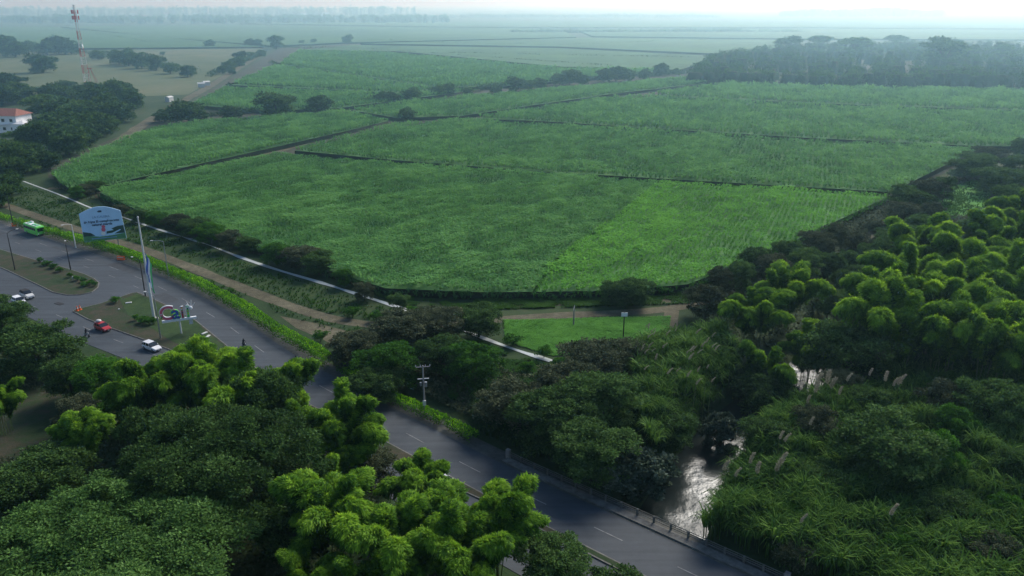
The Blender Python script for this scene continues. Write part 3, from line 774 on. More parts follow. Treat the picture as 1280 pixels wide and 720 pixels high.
# ------------------------------------------------------------------ grass, roadside growth
GR = [shoot_cards(6, .03, .75, .14, 1.1, 100 + s) for s in range(3)]
def grass(px, n, label, sc=1.0, mat='grassy', hgt=1.0, bias=0.0, avoid=None):
    poly = GP(px); xs_ = [p[0] for p in poly]; ys_ = [p[1] for p in poly]
    x = rng.uniform(min(xs_), max(xs_), n); y = rng.uniform(min(ys_), max(ys_), n)
    m = inpoly(x, y, poly)
    m &= canal_dist(x, y) > 1.9
    for a in avoid or []: m &= ~inpoly(x, y, a)
    x, y = x[m], y[m]; nz = vnoise(x, y, 5, 9) * .6 + vnoise(x, y, 1.6, 8) * .4
    k = nz > .3; x, y, nz = x[k], y[k], nz[k]
    P = np.stack([x, y, tz(x, y)], 1)
    V, S = scatter_tufts(P, sc * (.5 + nz), np.full(len(x), hgt), rng.uniform(0, 6.28, len(x)), .3 + bias + nz * .4, GR)
    return tag(link('grass', quad_mesh('grass', V, S, [mat])), label, 'grass', None, 'stuff')
pathA = offset(smooth(dens(GP([(-80, 232), (10, 258), (50, 272), (110, 291), (150, 303), (200, 319), (260, 343), (330, 371), (400, 396), (450, 406), (520, 410), (600, 402), (660, 396), (780, 391), (850, 386)]), 3.0), 4), 2.0)
pathB = offset(pathA, -4.0); PA = pathA + pathB[::-1]
grass([(20, 232), (60, 238), (150, 266), (250, 301), (350, 337), (460, 372), (520, 392), (560, 408), (450, 425), (350, 392), (250, 352), (150, 315), (20, 268)], 26000, 'rough green grass between the hedge and the canal', .9, avoid=[PA], bias=-.12)
grass([(630, 401), (838, 396), (835, 428), (760, 442), (680, 446), (632, 430)], 16000, 'bright green grass below the dirt track in front of the cane', .6, bias=-.1, mat='cane_bright')
grass([(560, 430), (600, 424), (690, 455), (720, 500), (640, 520), (560, 500)], 6000, 'dull dry grass in the shaded clearing behind the utility pole', 1.2, bias=-.1)
grass([(160, 375), (172, 370), (240, 402), (290, 444), (250, 444), (210, 430), (170, 400)], 5000, 'short grass on the traffic island round the flagpole', .35, bias=.1)
grass([(1165, 240), (1215, 226), (1245, 232), (1230, 262), (1190, 275), (1150, 268)], 5000, 'rough bright grass in the gap beside the dark trees at the right', 1.0, bias=-.05, mat='fresh')
grass([(470, 368), (860, 366), (900, 372), (860, 380), (600, 388), (480, 380)], 7000, 'grass verge along the foot of the cane', .9)

# ------------------------------------------------------------------ reeds by the river
RD = [shoot_cards(10, .10, 2.5, .18, 1.6, 200 + s, 3) for s in range(6)]
def reeds(px, z, n, label, sc=1.0, hmin=1.2, hmax=4.0, bias=0.0, mat='reed'):
    poly = GP(px, z); xs_ = [p[0] for p in poly]; ys_ = [p[1] for p in poly]
    x = rng.uniform(min(xs_), max(xs_), n); y = rng.uniform(min(ys_), max(ys_), n)
    m = inpoly(x, y, poly) & (river_dist(x, y) > 5.2)
    # keep off the bridge and the road
    d = np.full(len(x), 1e9)
    UU = np.array(U)
    for (ax, ay), (bx, by) in zip(UU[:-1], UU[1:]):
        ux, uy = bx - ax, by - ay; l2 = ux * ux + uy * uy
        tt = np.clip(((x - ax) * ux + (y - ay) * uy) / l2, 0, 1)
        cr = (ux * (y - ay) - uy * (x - ax))
        dd = np.hypot(x - ax - tt * ux, y - ay - tt * uy) * np.sign(cr); d = np.where(np.abs(dd) < np.abs(d), dd, d)
    m &= d > 3.4
    x, y = x[m], y[m]; nz = vnoise(x, y, 9, 19) * .45 + vnoise(x, y, 3.2, 18) * .55; nz = np.clip((nz - .5) * 1.5 + .5, 0, 1)
    cx_, cy2 = np.floor(x / 2.4 + .5 * np.sin(y * .9)), np.floor(y / 2.1 + .5 * np.sin(x * .8)); hh_ = ((cx_ * 73856093 + cy2 * 19349663).astype(np.int64) % 1000) / 1000.0
    nz = np.clip(nz * .6 + hh_ * .5 - .05, 0, 1)
    zb = tz(x, y); base = np.maximum(zb, zb + hmin + (hmax - hmin) * nz - .6)
    P = np.stack([x, y, base], 1)
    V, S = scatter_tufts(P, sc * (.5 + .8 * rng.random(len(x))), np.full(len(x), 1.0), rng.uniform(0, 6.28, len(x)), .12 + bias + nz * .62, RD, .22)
    # stems
    k = rng.random(len(x)) < .6; xs2, ys2, b2, z2 = x[k], y[k], base[k], zb[k]; w_ = .07
    a = rng.uniform(0, 6.28, len(xs2)); cx, sx = np.cos(a) * w_, np.sin(a) * w_
    SV = np.stack([np.stack([xs2 - cx, ys2 - sx, z2], 1), np.stack([xs2 + cx, ys2 + sx, z2], 1), np.stack([xs2 + cx, ys2 + sx, b2 + .5], 1), np.stack([xs2 - cx, ys2 - sx, b2 + .5], 1)], 1)
    V = np.concatenate([V, SV]); S = np.concatenate([S, np.full(len(SV), .3)])
    return tag(link('reed_thicket', quad_mesh('reed_thicket', V, S, [mat])), label, 'reeds', None, 'stuff')
reeds([(905, 545), (960, 510), (1010, 495), (1130, 480), (1290, 470), (1500, 520), (1600, 800), (900, 800), (850, 700), (868, 640), (890, 600)], 2.5, 23000, 'dense giant reeds covering the right bank of the river', 1.0, 1.0, 5.0)
reeds([(800, 430), (900, 420), (925, 470), (900, 545), (860, 560), (810, 560), (790, 500)], 2.5, 3000, 'tall pale reeds on the left bank of the river', 1.0, 2.5, 6.0, bias=.28)
reeds([(1100, 450), (1290, 440), (1500, 460), (1500, 520), (1290, 480), (1100, 485)], 2.5, 3500, 'dark reed strip under the bamboo at the right edge', 1.0, .8, 3.5, bias=-.1)
reeds([(590, 480), (700, 470), (800, 500), (860, 560), (850, 610), (800, 600), (640, 550), (600, 530)], 1.5, 4000, 'dark undergrowth between the trees by the bridge', .9, .3, 1.5, bias=-.25)

def flower(px, py, z, label, sc=1.0, group='feathery reed flowers above the thicket'):
    x, y = G(px, py, z); g = np.random.default_rng(int(px * 31 + py))
    zb = tz1(x, y); H = z - zb + .8; b = MB(); lean = g.uniform(-.4, .4, 2)
    b.tube([(0, 0, 0), (lean[0] * .4, lean[1] * .4, H * .6), (lean[0], lean[1], H)], [.05, .04, .02], 5)
    t = empty('flowering_reed', (x, y, zb)); sc *= .6; b.build('stem', 'culm', t)
    n = 420; tt = g.random(n); bend = g.uniform(.2, .9); r = .17 * sc * np.sin(np.clip(tt * .93 + .07, 0, 1) * math.pi) ** .7; a = g.uniform(0, 6.28, n)
    P = np.stack([lean[0] + np.cos(a) * r * .6 + tt ** 2 * bend, lean[1] + np.sin(a) * r * .6 + tt ** 2 * bend * .4, H - .9 * sc + tt * (2.3 - bend * .5) * sc * g.uniform(.98, 1.02)], 1)
    D = unit(np.stack([np.cos(a) * .7 + .25, np.sin(a) * .7, .55 + g.normal(0, .3, n)], 1))
    V = leaves(P, D, g.normal(size=(n, 3)), g.uniform(.22, .5, n) * sc, g.uniform(.05, .12, n) * sc)
    link('flower_plume', quad_mesh('flower_plume', V, g.uniform(.2, .9, n), ['plume']), t)
    return tag(t, label, 'reed', group)
fl = [(1024, 482, 1.6), (1033, 478, 1.7), (1040, 487, 1.4), (1017, 492, 1.3), (1048, 495, 1.0), (1060, 478, 1.0), (1088, 472, .9), (1107, 477, 1.2), (1121, 480, 1.2), (1114, 485, 1.0), (1126, 484, 1.0),
      (938, 580, 1.1), (944, 592, 1.2), (969, 588, 1.3), (975, 582, 1.2), (978, 555, .9), (973, 552, .9), (908, 590, 1.1), (922, 600, .9), (1110, 645, 1.1), (1003, 655, .8), (1010, 505, 1.0), (1015, 535, .9)]
for i, (x, y, s) in enumerate(fl):
    grp = ('tall pale feathery reed flower in the cluster by the river bend' if i < 6 else 'small pale reed flower against the dark trees at the far edge of the thicket' if i < 11 else 'pale reed flower standing in the thicket near the bridge')
    flower(x, y, 6.5 if i < 11 else 6.0, grp, s, ['reed flowers at the river bend', 'reed flowers along the far edge', 'reed flowers near the bridge'][0 if i < 6 else 1 if i < 11 else 2])
for i in range(34):
    x = rnd.uniform(798, 905); y = rnd.uniform(408, 475) + (x - 800) * .12
    flower(x, y, 6.8, 'brownish reed flower in the tall stand left of the river', rnd.uniform(.4, .8), 'reed flowers on the left bank')

# ------------------------------------------------------------------ foreground trees
tree('rain', 130, 700, 9.0, 192, 'huge dark green rain tree with broad domed crown in the bottom left corner', name='rain_tree', var=0)
tree('rain_mid', 275, 575, 9.5, 128, 'big dark layered tree between the rain tree and the bright bamboo', name='tree', var=0)
tree('broad', 45, 600, 5, 62, 'very dark round tree left of the big layered tree')
tree('broad', 45, 432, 5.5, 52, 'dark tree overhanging the near road at the left edge')
tree('broad', 0, 395, 5, 36, 'dark tree hiding the white car at the left edge')
tree('broad', 85, 470, 4.5, 34, 'dark bushy tree below the motorcycle')
tree('fresh', 128, 470, 4.5, 40, 'mid green bushy tree just below the road edge')
tree('dull', 100, 515, 4, 34, 'greyish green loose bush above the slanting bamboo')
tree('fresh', 165, 505, 4, 34, 'soft green tree at the foot of the left bamboo')
tree('broad', 195, 545, 7, 44, 'dark green tree behind the layered tree on its left')
tree('broad', 370, 640, 6, 60, 'shadowy tree beneath the bottom middle bamboo')
tree('dull', 462, 585, 3.5, 36, 'dark dull bush beside the near road behind the bamboo')
tree('broad', 330, 500, 8, 45, 'dark leafy tree top beside the bamboo column')
tree('broad', 690, 703, 4, 48, 'dark leafy tree at the bottom edge over the near road, left of its twin')
tree('broad', 762, 700, 4.5, 56, 'dark leafy tree at the bottom edge over the near road, right of its twin')
tree('fresh', 842, 730, 3.5, 36, 'pale green shrub at the bottom edge beside the road')
tree('dull', 580, 730, 3.5, 50, 'shaded bush at the bottom edge below the bamboo')

bamboo(255, 452, 'bright bamboo clump left of the city sign post, over the near road', 16, 13, 2.2, group=None)
bamboo(200, 462, 'bright bamboo clump furthest left over the near road', 13, 12, 2.0)
bamboo(300, 478, 'bright bamboo clump below the traffic island tip', 13, 13, 2.0)
bamboo(348, 470, 'bright feathery bamboo spilling over the road by the long hedge', 12, 12, 1.8)
bamboo(428, 508, 'tall bamboo column standing in front of the road', 12, 13, 1.2, .9)
bamboo(412, 560, 'lower bamboo clump just in front of the tall column', 9, 10, 1.2, .85)
bamboo(375, 520, 'bamboo clump between the layered tree and the tall column', 9, 11, 1.3, .85)
bamboo(98, 535, 'slanting bamboo at the left over bare ground', 8, 10, 1.0, .95, az=R(120), azw=1.1)
bamboo(-5, 492, 'bright bamboo at the left edge of the bare ground', 8, 8, 1.2)
bamboo(530, 565, 'round bushy bamboo clump nearest the bridge', 13, 12, 1.4, .8)
bamboo(418, 618, 'bright bamboo clump in the bottom middle, left one', 12, 12, 1.8)
bamboo(578, 622, 'bright bamboo clump hiding a white vehicle', 10, 12, 1.4, .9)
bamboo(612, 640, 'bamboo clump leaning right over the near road', 8, 12, 1.2, az=R(20), azw=.9)
bamboo(500, 660, 'bright bamboo clump in the bottom middle between two others', 13, 11, 2.0)
bamboo(590, 672, 'bright bamboo clump at the bottom just left of the near road', 12, 11, 1.8)
bamboo(375, 700, 'low bright bamboo clump right of the rain tree', 10, 9, 1.6, .85)
bamboo(460, 715, 'bamboo clump cut by the bottom edge', 11, 9, 1.8, .9)

# ------------------------------------------------------------------ trees between road, canal and river
mid = [
 ('dull', 440, 432, 4, 34, 'dark dull tree at the end of the long hedge'),
 ('fresh', 487, 452, 4.5, 42, 'mid green round tree left of the utility pole'),
 ('broad', 470, 478, 3.5, 34, 'dark low tree between the round green tree and the road'),
 ('dull', 505, 408, 4.5, 42, 'brownish grey tree at the end of the canal'),
 ('dull', 545, 402, 4.5, 36, 'brownish bushy tree beside the canal gap'),
 ('broad', 598, 398, 4.0, 32, 'dark spreading tree beside the dirt track'),
 ('fresh', 592, 452, 4.5, 38, 'green tree right of the utility pole'),
 ('broad', 552, 440, 4.5, 34, 'dark tree behind the utility pole'),
 ('dull', 740, 448, 4.5, 46, 'greyish speckled tree below the bright grass'),
 ('dull', 790, 440, 4.0, 30, 'greyish speckled bush left of the flowering reeds'),
 ('dull', 640, 500, 4.5, 48, 'large dull tree left of the bridge railing'),
 ('broad', 690, 520, 5.5, 52, 'large dark tree behind the bridge railing end'),
 ('dull', 705, 480, 5.0, 46, 'dark tree with dry twigs in the riverside mass'),
 ('broad', 755, 500, 6.0, 52, 'dark tree in the middle of the riverside mass'),
 ('broad', 740, 560, 5.0, 52, 'dark tree directly above the bridge railing'),
 ('silver', 800, 568, 4.5, 46, 'pale silvery leaved tree on the left river bank by the bridge'),
 ('silver', 770, 590, 2.5, 34, 'pale silvery bush beside the bridge railing'),
 ('broad', 835, 520, 4.0, 38, 'dark tree leaning over the left river bank'),
 ('silver', 905, 500, 4.5, 26, 'sparse grey tree over the river bend'),
 ('broad', 792, 362, 3.5, 26, 'dark bush in front of the cane beside the signal post'),
 ('broad', 765, 364, 3.0, 18, 'smaller dark bush in front of the cane, left of its neighbour'),
 ('dull', 884, 372, 4.5, 28, 'dark grey rounded tree where the dirt track ends'),
 ('broad', 960, 452, 5.0, 42, 'dark tree under the bamboo beside the river bend'),
 ('broad', 1060, 436, 6.5, 56, 'large dark round tree between the two bamboo groves'),
 ('broad', 900, 440, 4.0, 30, 'dark tree right of the flowering reeds'),
 ('broad', 1240, 505, 6, 46, 'round dark green tree in the reeds at the right edge'),
 ('fresh', 1196, 535, 4.5, 30, 'small brighter round tree in the reeds'),
 ('broad', 1110, 560, 6.5, 66, 'large dark tree in the middle of the reeds'),
 ('fresh', 1165, 575, 5.5, 34, 'yellowish green tree right of the large dark one in the reeds'),
 ('dull', 1052, 480, 4.0, 26, 'dull bushy tree beside the river bend behind the flower cluster'),
 ('dull', 1020, 530, 4.5, 36, 'dull tree in the reeds just below the flower cluster'),
 ('broad', 960, 545, 3.5, 34, 'dark bush in the reeds beside the river'),
 ('broad', 1040, 600, 3.5, 34, 'dark rounded shrub in the reeds below the large dark tree'),
 ('fresh', 985, 640, 2.6, 28, 'green shrub in the reeds right of the river bend near the bridge'),
 ('broad', 930, 640, 2.6, 26, 'dark shrub on the right river bank close to the bridge railing'),
 ('broad', 1070, 665, 3.2, 36, 'dark shrub low in the reeds near the bottom edge, left one'),
 ('fresh', 1130, 690, 3.0, 34, 'green shrub at the bottom edge among the reeds'),
 ('broad', 1180, 640, 3.5, 40, 'dark shrub in the reeds right of the large dark tree'),
 ('dull', 1230, 690, 3.5, 40, 'dull shrub near the bottom right corner'),
 ('fresh', 1260, 640, 3.5, 30, 'green shrub at the right edge above the corner'),
 ('broad', 985, 590, 3.0, 30, 'dark shrub among the reed flowers near the river'),
 ('dull', 1000, 690, 2.6, 30, 'dull shrub at the bottom edge beyond the bridge end'),
 ('broad', 1090, 505, 4.0, 30, 'dark bush just below the far row of reed flowers'),
 ('dull', 1180, 500, 5, 36, 'dull bush left of the round tree at the right edge'),
 ('broad', 1275, 590, 5, 34, 'dark shrubby tree at the right edge of the reeds'),
]
for a in mid: tree(a[0], a[1], a[2], a[3], a[4], a[5])
# bamboo groves on the right
for (x, y, s, n_, lab) in [
  (945, 372, .95, 13, 'bamboo clump at the left end of the left grove'), (985, 352, 1.0, 15, 'topmost bamboo clump of the left grove'), (1020, 385, .95, 13, 'bamboo clump at the right side of the left grove'),
  (965, 405, .9, 11, 'lowest bamboo clump of the left grove')]:
    bamboo(x, y, lab, n_ - 2, 12.5, 1.8, s, group='left bamboo grove on the right')
g2 = [(1110, 372), (1150, 345), (1190, 322), (1230, 305), (1265, 290), (1130, 400), (1170, 380), (1210, 358), (1250, 340), (1285, 325), (1190, 410), (1235, 392), (1275, 375), (1300, 410), (1285, 262), (1310, 295), (1150, 300), (1250, 420)]
for (x, y) in g2:
    bamboo(x, y, 'bright bamboo clump in the large grove at the right edge', 9, 13, 2.4, 1.22, group='large right bamboo grove')

# belt of dark trees along the field's right edge
belt = [(900, 348), (925, 340), (945, 322), (965, 330), (985, 312), (1005, 322), (1020, 300), (1040, 312), (1060, 325), (1045, 290), (1065, 302), (1085, 318), (1075, 278), (1095, 292), (1115, 305), (1100, 265), (1120, 278), (1140, 292), (1095, 335), (1070, 350), (1040, 345), (1130, 262), (1110, 330),
        (1150, 278), (1165, 262), (1145, 248), (1090, 362), (1060, 375), (1215, 285), (1130, 240), (1160, 232), (1208, 206), (1222, 197), (1238, 190)]
for i, (x, y) in enumerate(belt):
    tree('broad' if i % 3 else 'dull', x, y + 3, 4.8, rnd.uniform(17, 25), 'dark bushy tree in the dense belt along the right edge of the cane', 'tree', 'tree belt beside the cane')
for (x, y, r, lab) in [(1250, 222, 32, 'large dark tree at the right edge above the grassy gap'), (1275, 205, 24, 'dark tree touching the right edge'), (1225, 205, 16, 'small dark tree at the far end of the track'), (1240, 282, 24, 'dark tree below the grassy gap'), (1265, 245, 22, 'dark tree at the right edge beside the grassy gap'), (1278, 183, 14, 'farthest dark tree at the right edge of the cane'), (1182, 232, 13, 'small round tree beside the dirt track gap')]:
    tree('broad', x, y, 5.5, r, lab)

# bushes along the canal
canal_b = [(150, 262, 10), (172, 268, 12), (195, 272, 14), (222, 276, 18), (243, 282, 20), (262, 290, 20), (285, 298, 16), (310, 305, 15), (345, 315, 20), (375, 318, 26), (398, 326, 22), (430, 345, 12), (105, 236, 12), (118, 232, 12), (95, 240, 10), (455, 362, 14), (500, 376, 14)]
for i, (x, y, r) in enumerate(canal_b):
    tree(['dull', 'broad', 'fresh'][i % 3] if i != 5 else 'fresh', x, y, 2.6 if r < 16 else 3.4, r, 'bush on the far bank of the canal against the cane', 'bush', 'bushes along the canal', 'bush')
for i, (x, y) in enumerate([(470, 395), (440, 390), (520, 390), (545, 420), (400, 420), (640, 425), (680, 440), (700, 455), (660, 460)]):
    tree('shrub', x, y, 1.2, rnd.uniform(10, 16), 'low shrub near the canal and dirt track', 'shrub', 'low shrubs near the canal')
# shrubs on the traffic islands
for i, (x, y) in enumerate([(50, 322), (58, 326), (66, 330), (74, 334), (88, 341), (96, 345), (104, 347), (112, 350), (118, 352), (106, 352)]):
    tree('shrub', x, y + 3, .7, rnd.uniform(4, 7), 'small shrub along the edge of the first traffic island', 'shrub', 'shrubs on the first traffic island')
for i, (x, y, r) in enumerate([(178, 400, 8), (186, 402, 7), (170, 397, 5), (192, 401, 6), (143, 375, 7)]):
    tree('shrub', x, y, .8, r, 'rounded shrub round the foot of the flagpole' if i < 4 else 'spiky shrub on the island beside the junction', 'shrub', 'shrubs by the flagpole' if i < 4 else None)

# ------------------------------------------------------------------ far trees
far_rows = [
 ('tree row between far cane blocks', 'dark bushy tree in the row between the far cane blocks',
  [(478, 124, 9), (490, 123, 10), (515, 120, 12), (548, 115, 9), (560, 114, 9), (585, 116, 8), (620, 112, 8), (645, 108, 11), (660, 107, 10), (675, 106, 9), (700, 100, 11), (712, 99, 12), (728, 102, 9), (755, 96, 11), (770, 95, 11), (785, 96, 9), (805, 95, 8), (826, 88, 10), (845, 90, 6)]),
 ('diagonal tree line', 'small round tree in the diagonal line beside the dry pasture',
  [(278, 88, 7), (286, 84, 8), (298, 77, 9), (300, 72, 8), (314, 69, 6), (326, 67, 6), (290, 90, 5)]),
 ('trees behind the pasture', 'dark hazy tree in the row behind the pasture',
  [(2, 60, 14), (18, 62, 14), (35, 60, 10), (58, 60, 13), (72, 58, 14), (88, 60, 12), (122, 69, 9), (148, 73, 12), (160, 74, 13), (176, 78, 12), (195, 81, 11), (212, 86, 10), (234, 90, 10), (262, 55, 7), (312, 54, 7), (322, 55, 6), (345, 55, 10), (377, 53, 4), (392, 52, 4), (434, 50, 7)])]
for grp, lab, pts in far_rows:
    for x, y, r in pts: tree('far', x, y, r * mpp(x, y) * .55, r, lab, 'tree', grp, hs=rnd.uniform(.75, 1.05))
for x, y, r, lab in [(345, 132, 24, 'wide dark tree alone in the small cane block'), (398, 131, 16, 'dark tree beside the wide one in the small cane block'), (508, 144, 12, 'dark bush at the crossing of the cane lanes'), (235, 141, 24, 'wide dark tree left of the cane block'), (205, 146, 12, 'small dark tree next to the wide tree by the dirt path'), (290, 142, 14, 'low bushes between the wide dark trees'),
                     (52, 80, 18, 'broad solitary tree in the dry pasture'), (203, 67, 3.5, 'tiny lone tree in the dry pasture'), (85, 107, 9, 'low dark bush near the lattice tower')]:
    tree('far', x, y, r * mpp(x, y) * .5, r, lab, hs=.72)
# dense dark trees in the upper left
ul = [(10, 105, 18), (25, 118, 18), (0, 122, 18), (60, 118, 14), (80, 122, 16), (100, 118, 17), (120, 124, 18), (140, 120, 18), (155, 118, 16), (165, 128, 14), (55, 135, 22), (80, 140, 22), (105, 142, 24), (130, 140, 22), (150, 143, 18), (70, 158, 24), (95, 162, 24), (120, 160, 20), (60, 175, 22), (85, 182, 22), (40, 195, 20), (20, 205, 24), (0, 190, 18), (30, 180, 16), (105, 175, 16), (60, 205, 14), (0, 215, 20), (10, 235, 18), (0, 250, 16), (50, 160, 12), (135, 158, 14)]
for i, (x, y, r) in enumerate(ul):
    tree('far', x, y, r * mpp(x, y) * .5, r * 1.05, 'dark tree in the dense wood around the white house', 'tree', 'wood around the white house', hs=rnd.uniform(.7, 1.0))
# bamboo wood in the distance: one mass, with umbrella trees standing out of it
def wood(poly, z0, z1, n, leaf, label, mat, seed, name='distant_wood', core=True, ns=30, env=False):
    g = np.random.default_rng(seed); xs_ = [p[0] for p in poly]; ys_ = [p[1] for p in poly]
    nc = 900; x = g.uniform(min(xs_), max(xs_), nc * 3); y = g.uniform(min(ys_), max(ys_), nc * 3); m = inpoly(x, y, poly); x, y = x[m][:nc], y[m][:nc]
    ex = [np.array([a[0] + (c[0] - a[0]) * u + g.uniform(-4, 4), a[1] + (c[1] - a[1]) * u + g.uniform(0, 8)]) for a, c in zip(poly, poly[1:] + poly[:1]) for u in np.arange(0, 1, min(1, 5.0 / math.dist(a, c)))] if core else []
    if ex: ex = np.array(ex); x = np.concatenate([x, ex[:, 0]]); y = np.concatenate([y, ex[:, 1]])
    rad = g.uniform(3, 9, len(x)); k = g.integers(0, len(x), n)
    top = z1 * (.62 + .35 * vnoise(x, y, ns, seed) + .16 * g.random(len(x)))
    if not core: top = z1 * (.25 + .55 * vnoise(x, y, ns, seed) + .35 * vnoise(x, y, ns / 3, seed + 2))
    if env: top = top * np.sin(np.clip((x - min(xs_)) / (max(xs_) - min(xs_)), 0.02, .98) * math.pi) ** .6
    hh = g.random(n) ** .55
    d = unit(g.normal(size=(n, 3))); wr = np.sqrt(np.maximum(0, 1.05 - hh ** 3)); P = np.stack([x[k] + d[:, 0] * rad[k] * wr, y[k] + d[:, 1] * rad[k] * wr, z0 + (top[k] - z0) * hh + g.uniform(-.5, .8, n)], 1)
    D = unit(d * .6 + np.array([0, 0, -.3]) + g.normal(0, .5, (n, 3))); L = leaf * g.uniform(.6, 1.5, n)
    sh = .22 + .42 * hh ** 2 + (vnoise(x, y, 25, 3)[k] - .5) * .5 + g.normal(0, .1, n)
    b = MB()
    for i in range(0, len(x), 2): b.box((x[i], y[i], top[i] * .40), (rad[i] * 1.5, rad[i] * 1.5, top[i] * .8), 1, g.uniform(0, 3), .6)  # dark boxes added inside the wood so no light shows through
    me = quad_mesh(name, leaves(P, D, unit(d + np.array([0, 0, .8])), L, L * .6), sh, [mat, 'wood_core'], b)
    return tag(link(name, me), label, 'wood', None, 'stuff')
pw = GP([(870, 106), (1060, 112), (1290, 112), (1700, 118), (1700, 74), (1280, 66), (1150, 64), (1050, 66), (960, 72), (890, 86)])
wood(pw, 0, 14.5, 170000, 1.25, 'long hazy bamboo wood beyond the cane on the right', 'wood', 5)
for x, y, r, lab in [(986, 50, 22, 'umbrella tree standing out at the left end of the hazy wood'), (1025, 47, 20, 'second umbrella tree from the left above the hazy wood'), (1070, 52, 24, 'widest umbrella tree in the middle of the hazy wood'), (1120, 44, 17, 'tall umbrella tree standing highest above the hazy wood'), (1195, 52, 13, 'umbrella tree over the right part of the hazy wood'), (1180, 62, 34, 'broad dark crown low over the right part of the hazy wood'), (1255, 56, 14, 'distant umbrella tree near the right edge'), (1218, 57, 8, 'small distant umbrella tree beside the hazy wood')]:
    tree('umbrella', x, y + 5, 13.5, r * .85, lab)
# far tree lines and town in the haze
def line_wood(px0, px1, py, thick, h, n, label, seed, leaf=4.0, env=False):
    poly = GP([(px0, py), (px1, py), (px1, py - thick), (px0, py - thick)])
    return wood(poly, 0, h, n, leaf, label, 'broad', seed, 'distant_treeline', False, mpp(600, py) * 40, env)
line_wood(-260, 560, 29.5, 5, 24, 30000, 'misty tree line in front of the distant town on the left', 21, 5)
line_wood(-260, 520, 20, 4, 42, 20000, 'fainter tree line behind the distant town', 22, 8)
line_wood(560, 900, 22, 1.2, 12, 3500, 'faint tree line in the middle distance haze', 23, 7)
line_wood(640, 1010, 41, 1.0, 7, 3500, 'thin row of trees across the misty fields', 24, 3)
line_wood(975, 1180, 20.5, 1.5, 46, 6000, 'ghostly clump of big trees in the haze at upper right', 25, 10, True)
line_wood(940, 1010, 13.5, .5, 55, 2200, 'faint low tree clump left of the ghostly big trees', 26, 14, True)
line_wood(1120, 1500, 16, .5, 18, 2500, 'faint tree line at the far right horizon', 27, 12)
for i in range(26):
    px, py = rnd.uniform(-100, 470), rnd.uniform(17, 26); x, y = G(px, py); wd = rnd.uniform(14, 40); h = rnd.uniform(6, 16)
    t = empty('distant_building', (x, y, 0), rnd.uniform(-.4, .4)); b = MB(); b.box((0, 0, h / 2), (wd, wd * .6, h)); b.build('wall', 'offwhite', t)
    b = MB(); b.add([(-wd * .53, -wd * .34, h + .02), (wd * .53, -wd * .34, h + .02), (wd * .53, wd * .34, h + .02), (-wd * .53, wd * .34, h + .02), (-wd * .5, 0, h + 3), (wd * .5, 0, h + 3)], [(0, 1, 5, 4), (2, 3, 4, 5), (0, 4, 3), (1, 2, 5)]); b.build('roof', 'tile' if i % 3 else 'concrete', t)
    tag(t, 'pale building of the hazy distant town among trees', 'building', 'buildings of the distant town')

# ------------------------------------------------------------------ undergrowth under and between the trees
def undergrowth(px, n, h, label, mat='dull', bias=-.12, leaf=.42, keep=2.6):
    poly = GP(px); xs_ = [p[0] for p in poly]; ys_ = [p[1] for p in poly]
    x = rng.uniform(min(xs_), max(xs_), n); y = rng.uniform(min(ys_), max(ys_), n); m = inpoly(x, y, poly) & (river_dist(x, y) > 5)
    UU = np.array(U); d = np.full(n, 1e9)
    for (ax, ay), (bx, by) in zip(UU[:-1], UU[1:]):
        ux, uy = bx - ax, by - ay; l2 = ux * ux + uy * uy; tt = np.clip(((x - ax) * ux + (y - ay) * uy) / l2, 0, 1)
        d = np.minimum(d, np.hypot(x - ax - tt * ux, y - ay - tt * uy))
    m &= (d > keep) & ~inpoly(x, y, GP([(1165, 240), (1215, 226), (1245, 232), (1230, 262), (1190, 275), (1150, 268)])) & (canal_dist(x, y) > 2.2); x, y = x[m], y[m]; n = len(x)
    nz = vnoise(x, y, 7, 41) * .45 + vnoise(x, y, 2.6, 42) * .4 + vnoise(x, y, 1.1, 43) * .15; nz = np.clip((nz - .5) * 1.7 + .5, 0.02, 1)
    z = tz(x, y) + h * nz * rng.random(n) ** .35
    D = unit(np.stack([rng.normal(0, 1, n), rng.normal(0, 1, n), rng.normal(.1, .6, n)], 1)); Nr = unit(rng.normal(0, .5, (n, 3)) + np.array([0, 0, 1]))
    L = leaf * rng.uniform(.6, 1.5, n)
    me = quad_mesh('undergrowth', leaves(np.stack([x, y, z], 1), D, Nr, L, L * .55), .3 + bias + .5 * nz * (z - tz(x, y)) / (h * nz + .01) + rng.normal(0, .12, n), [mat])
    return tag(link('undergrowth', me), label, 'undergrowth', None, 'stuff')
undergrowth([(905, 350), (1060, 262), (1200, 222), (1290, 210), (1290, 330), (1290, 470), (1060, 478), (1040, 440), (920, 440), (895, 380)], 120000, 2.6, 'dark tangled undergrowth below the trees and bamboo on the right', leaf=.75)
undergrowth([(420, 425), (520, 405), (580, 440), (640, 470), (720, 470), (830, 440), (880, 430), (900, 470), (880, 560), (800, 600), (700, 590), (560, 530), (430, 470)], 90000, 1.7, 'dark undergrowth between the road, canal and river', leaf=.5, keep=5.5)
u_ = [(-80, 402), (20, 400), (95, 431), (100, 500), (60, 490), (-60, 485), (-60, 570), (60, 570), (110, 510), (177, 463), (290, 530), (430, 600), (520, 660), (640, 745), (600, 900), (-80, 900)]
undergrowth(u_, 90000, 1.5, 'dark undergrowth beneath the foreground trees', leaf=.45)
undergrowth([(60, 232), (120, 245), (250, 282), (350, 318), (440, 350), (520, 370), (500, 377), (440, 358), (350, 330), (250, 295), (150, 262), (60, 235)], 40000, 1.8, 'low dark growth on the far canal bank', leaf=.6)

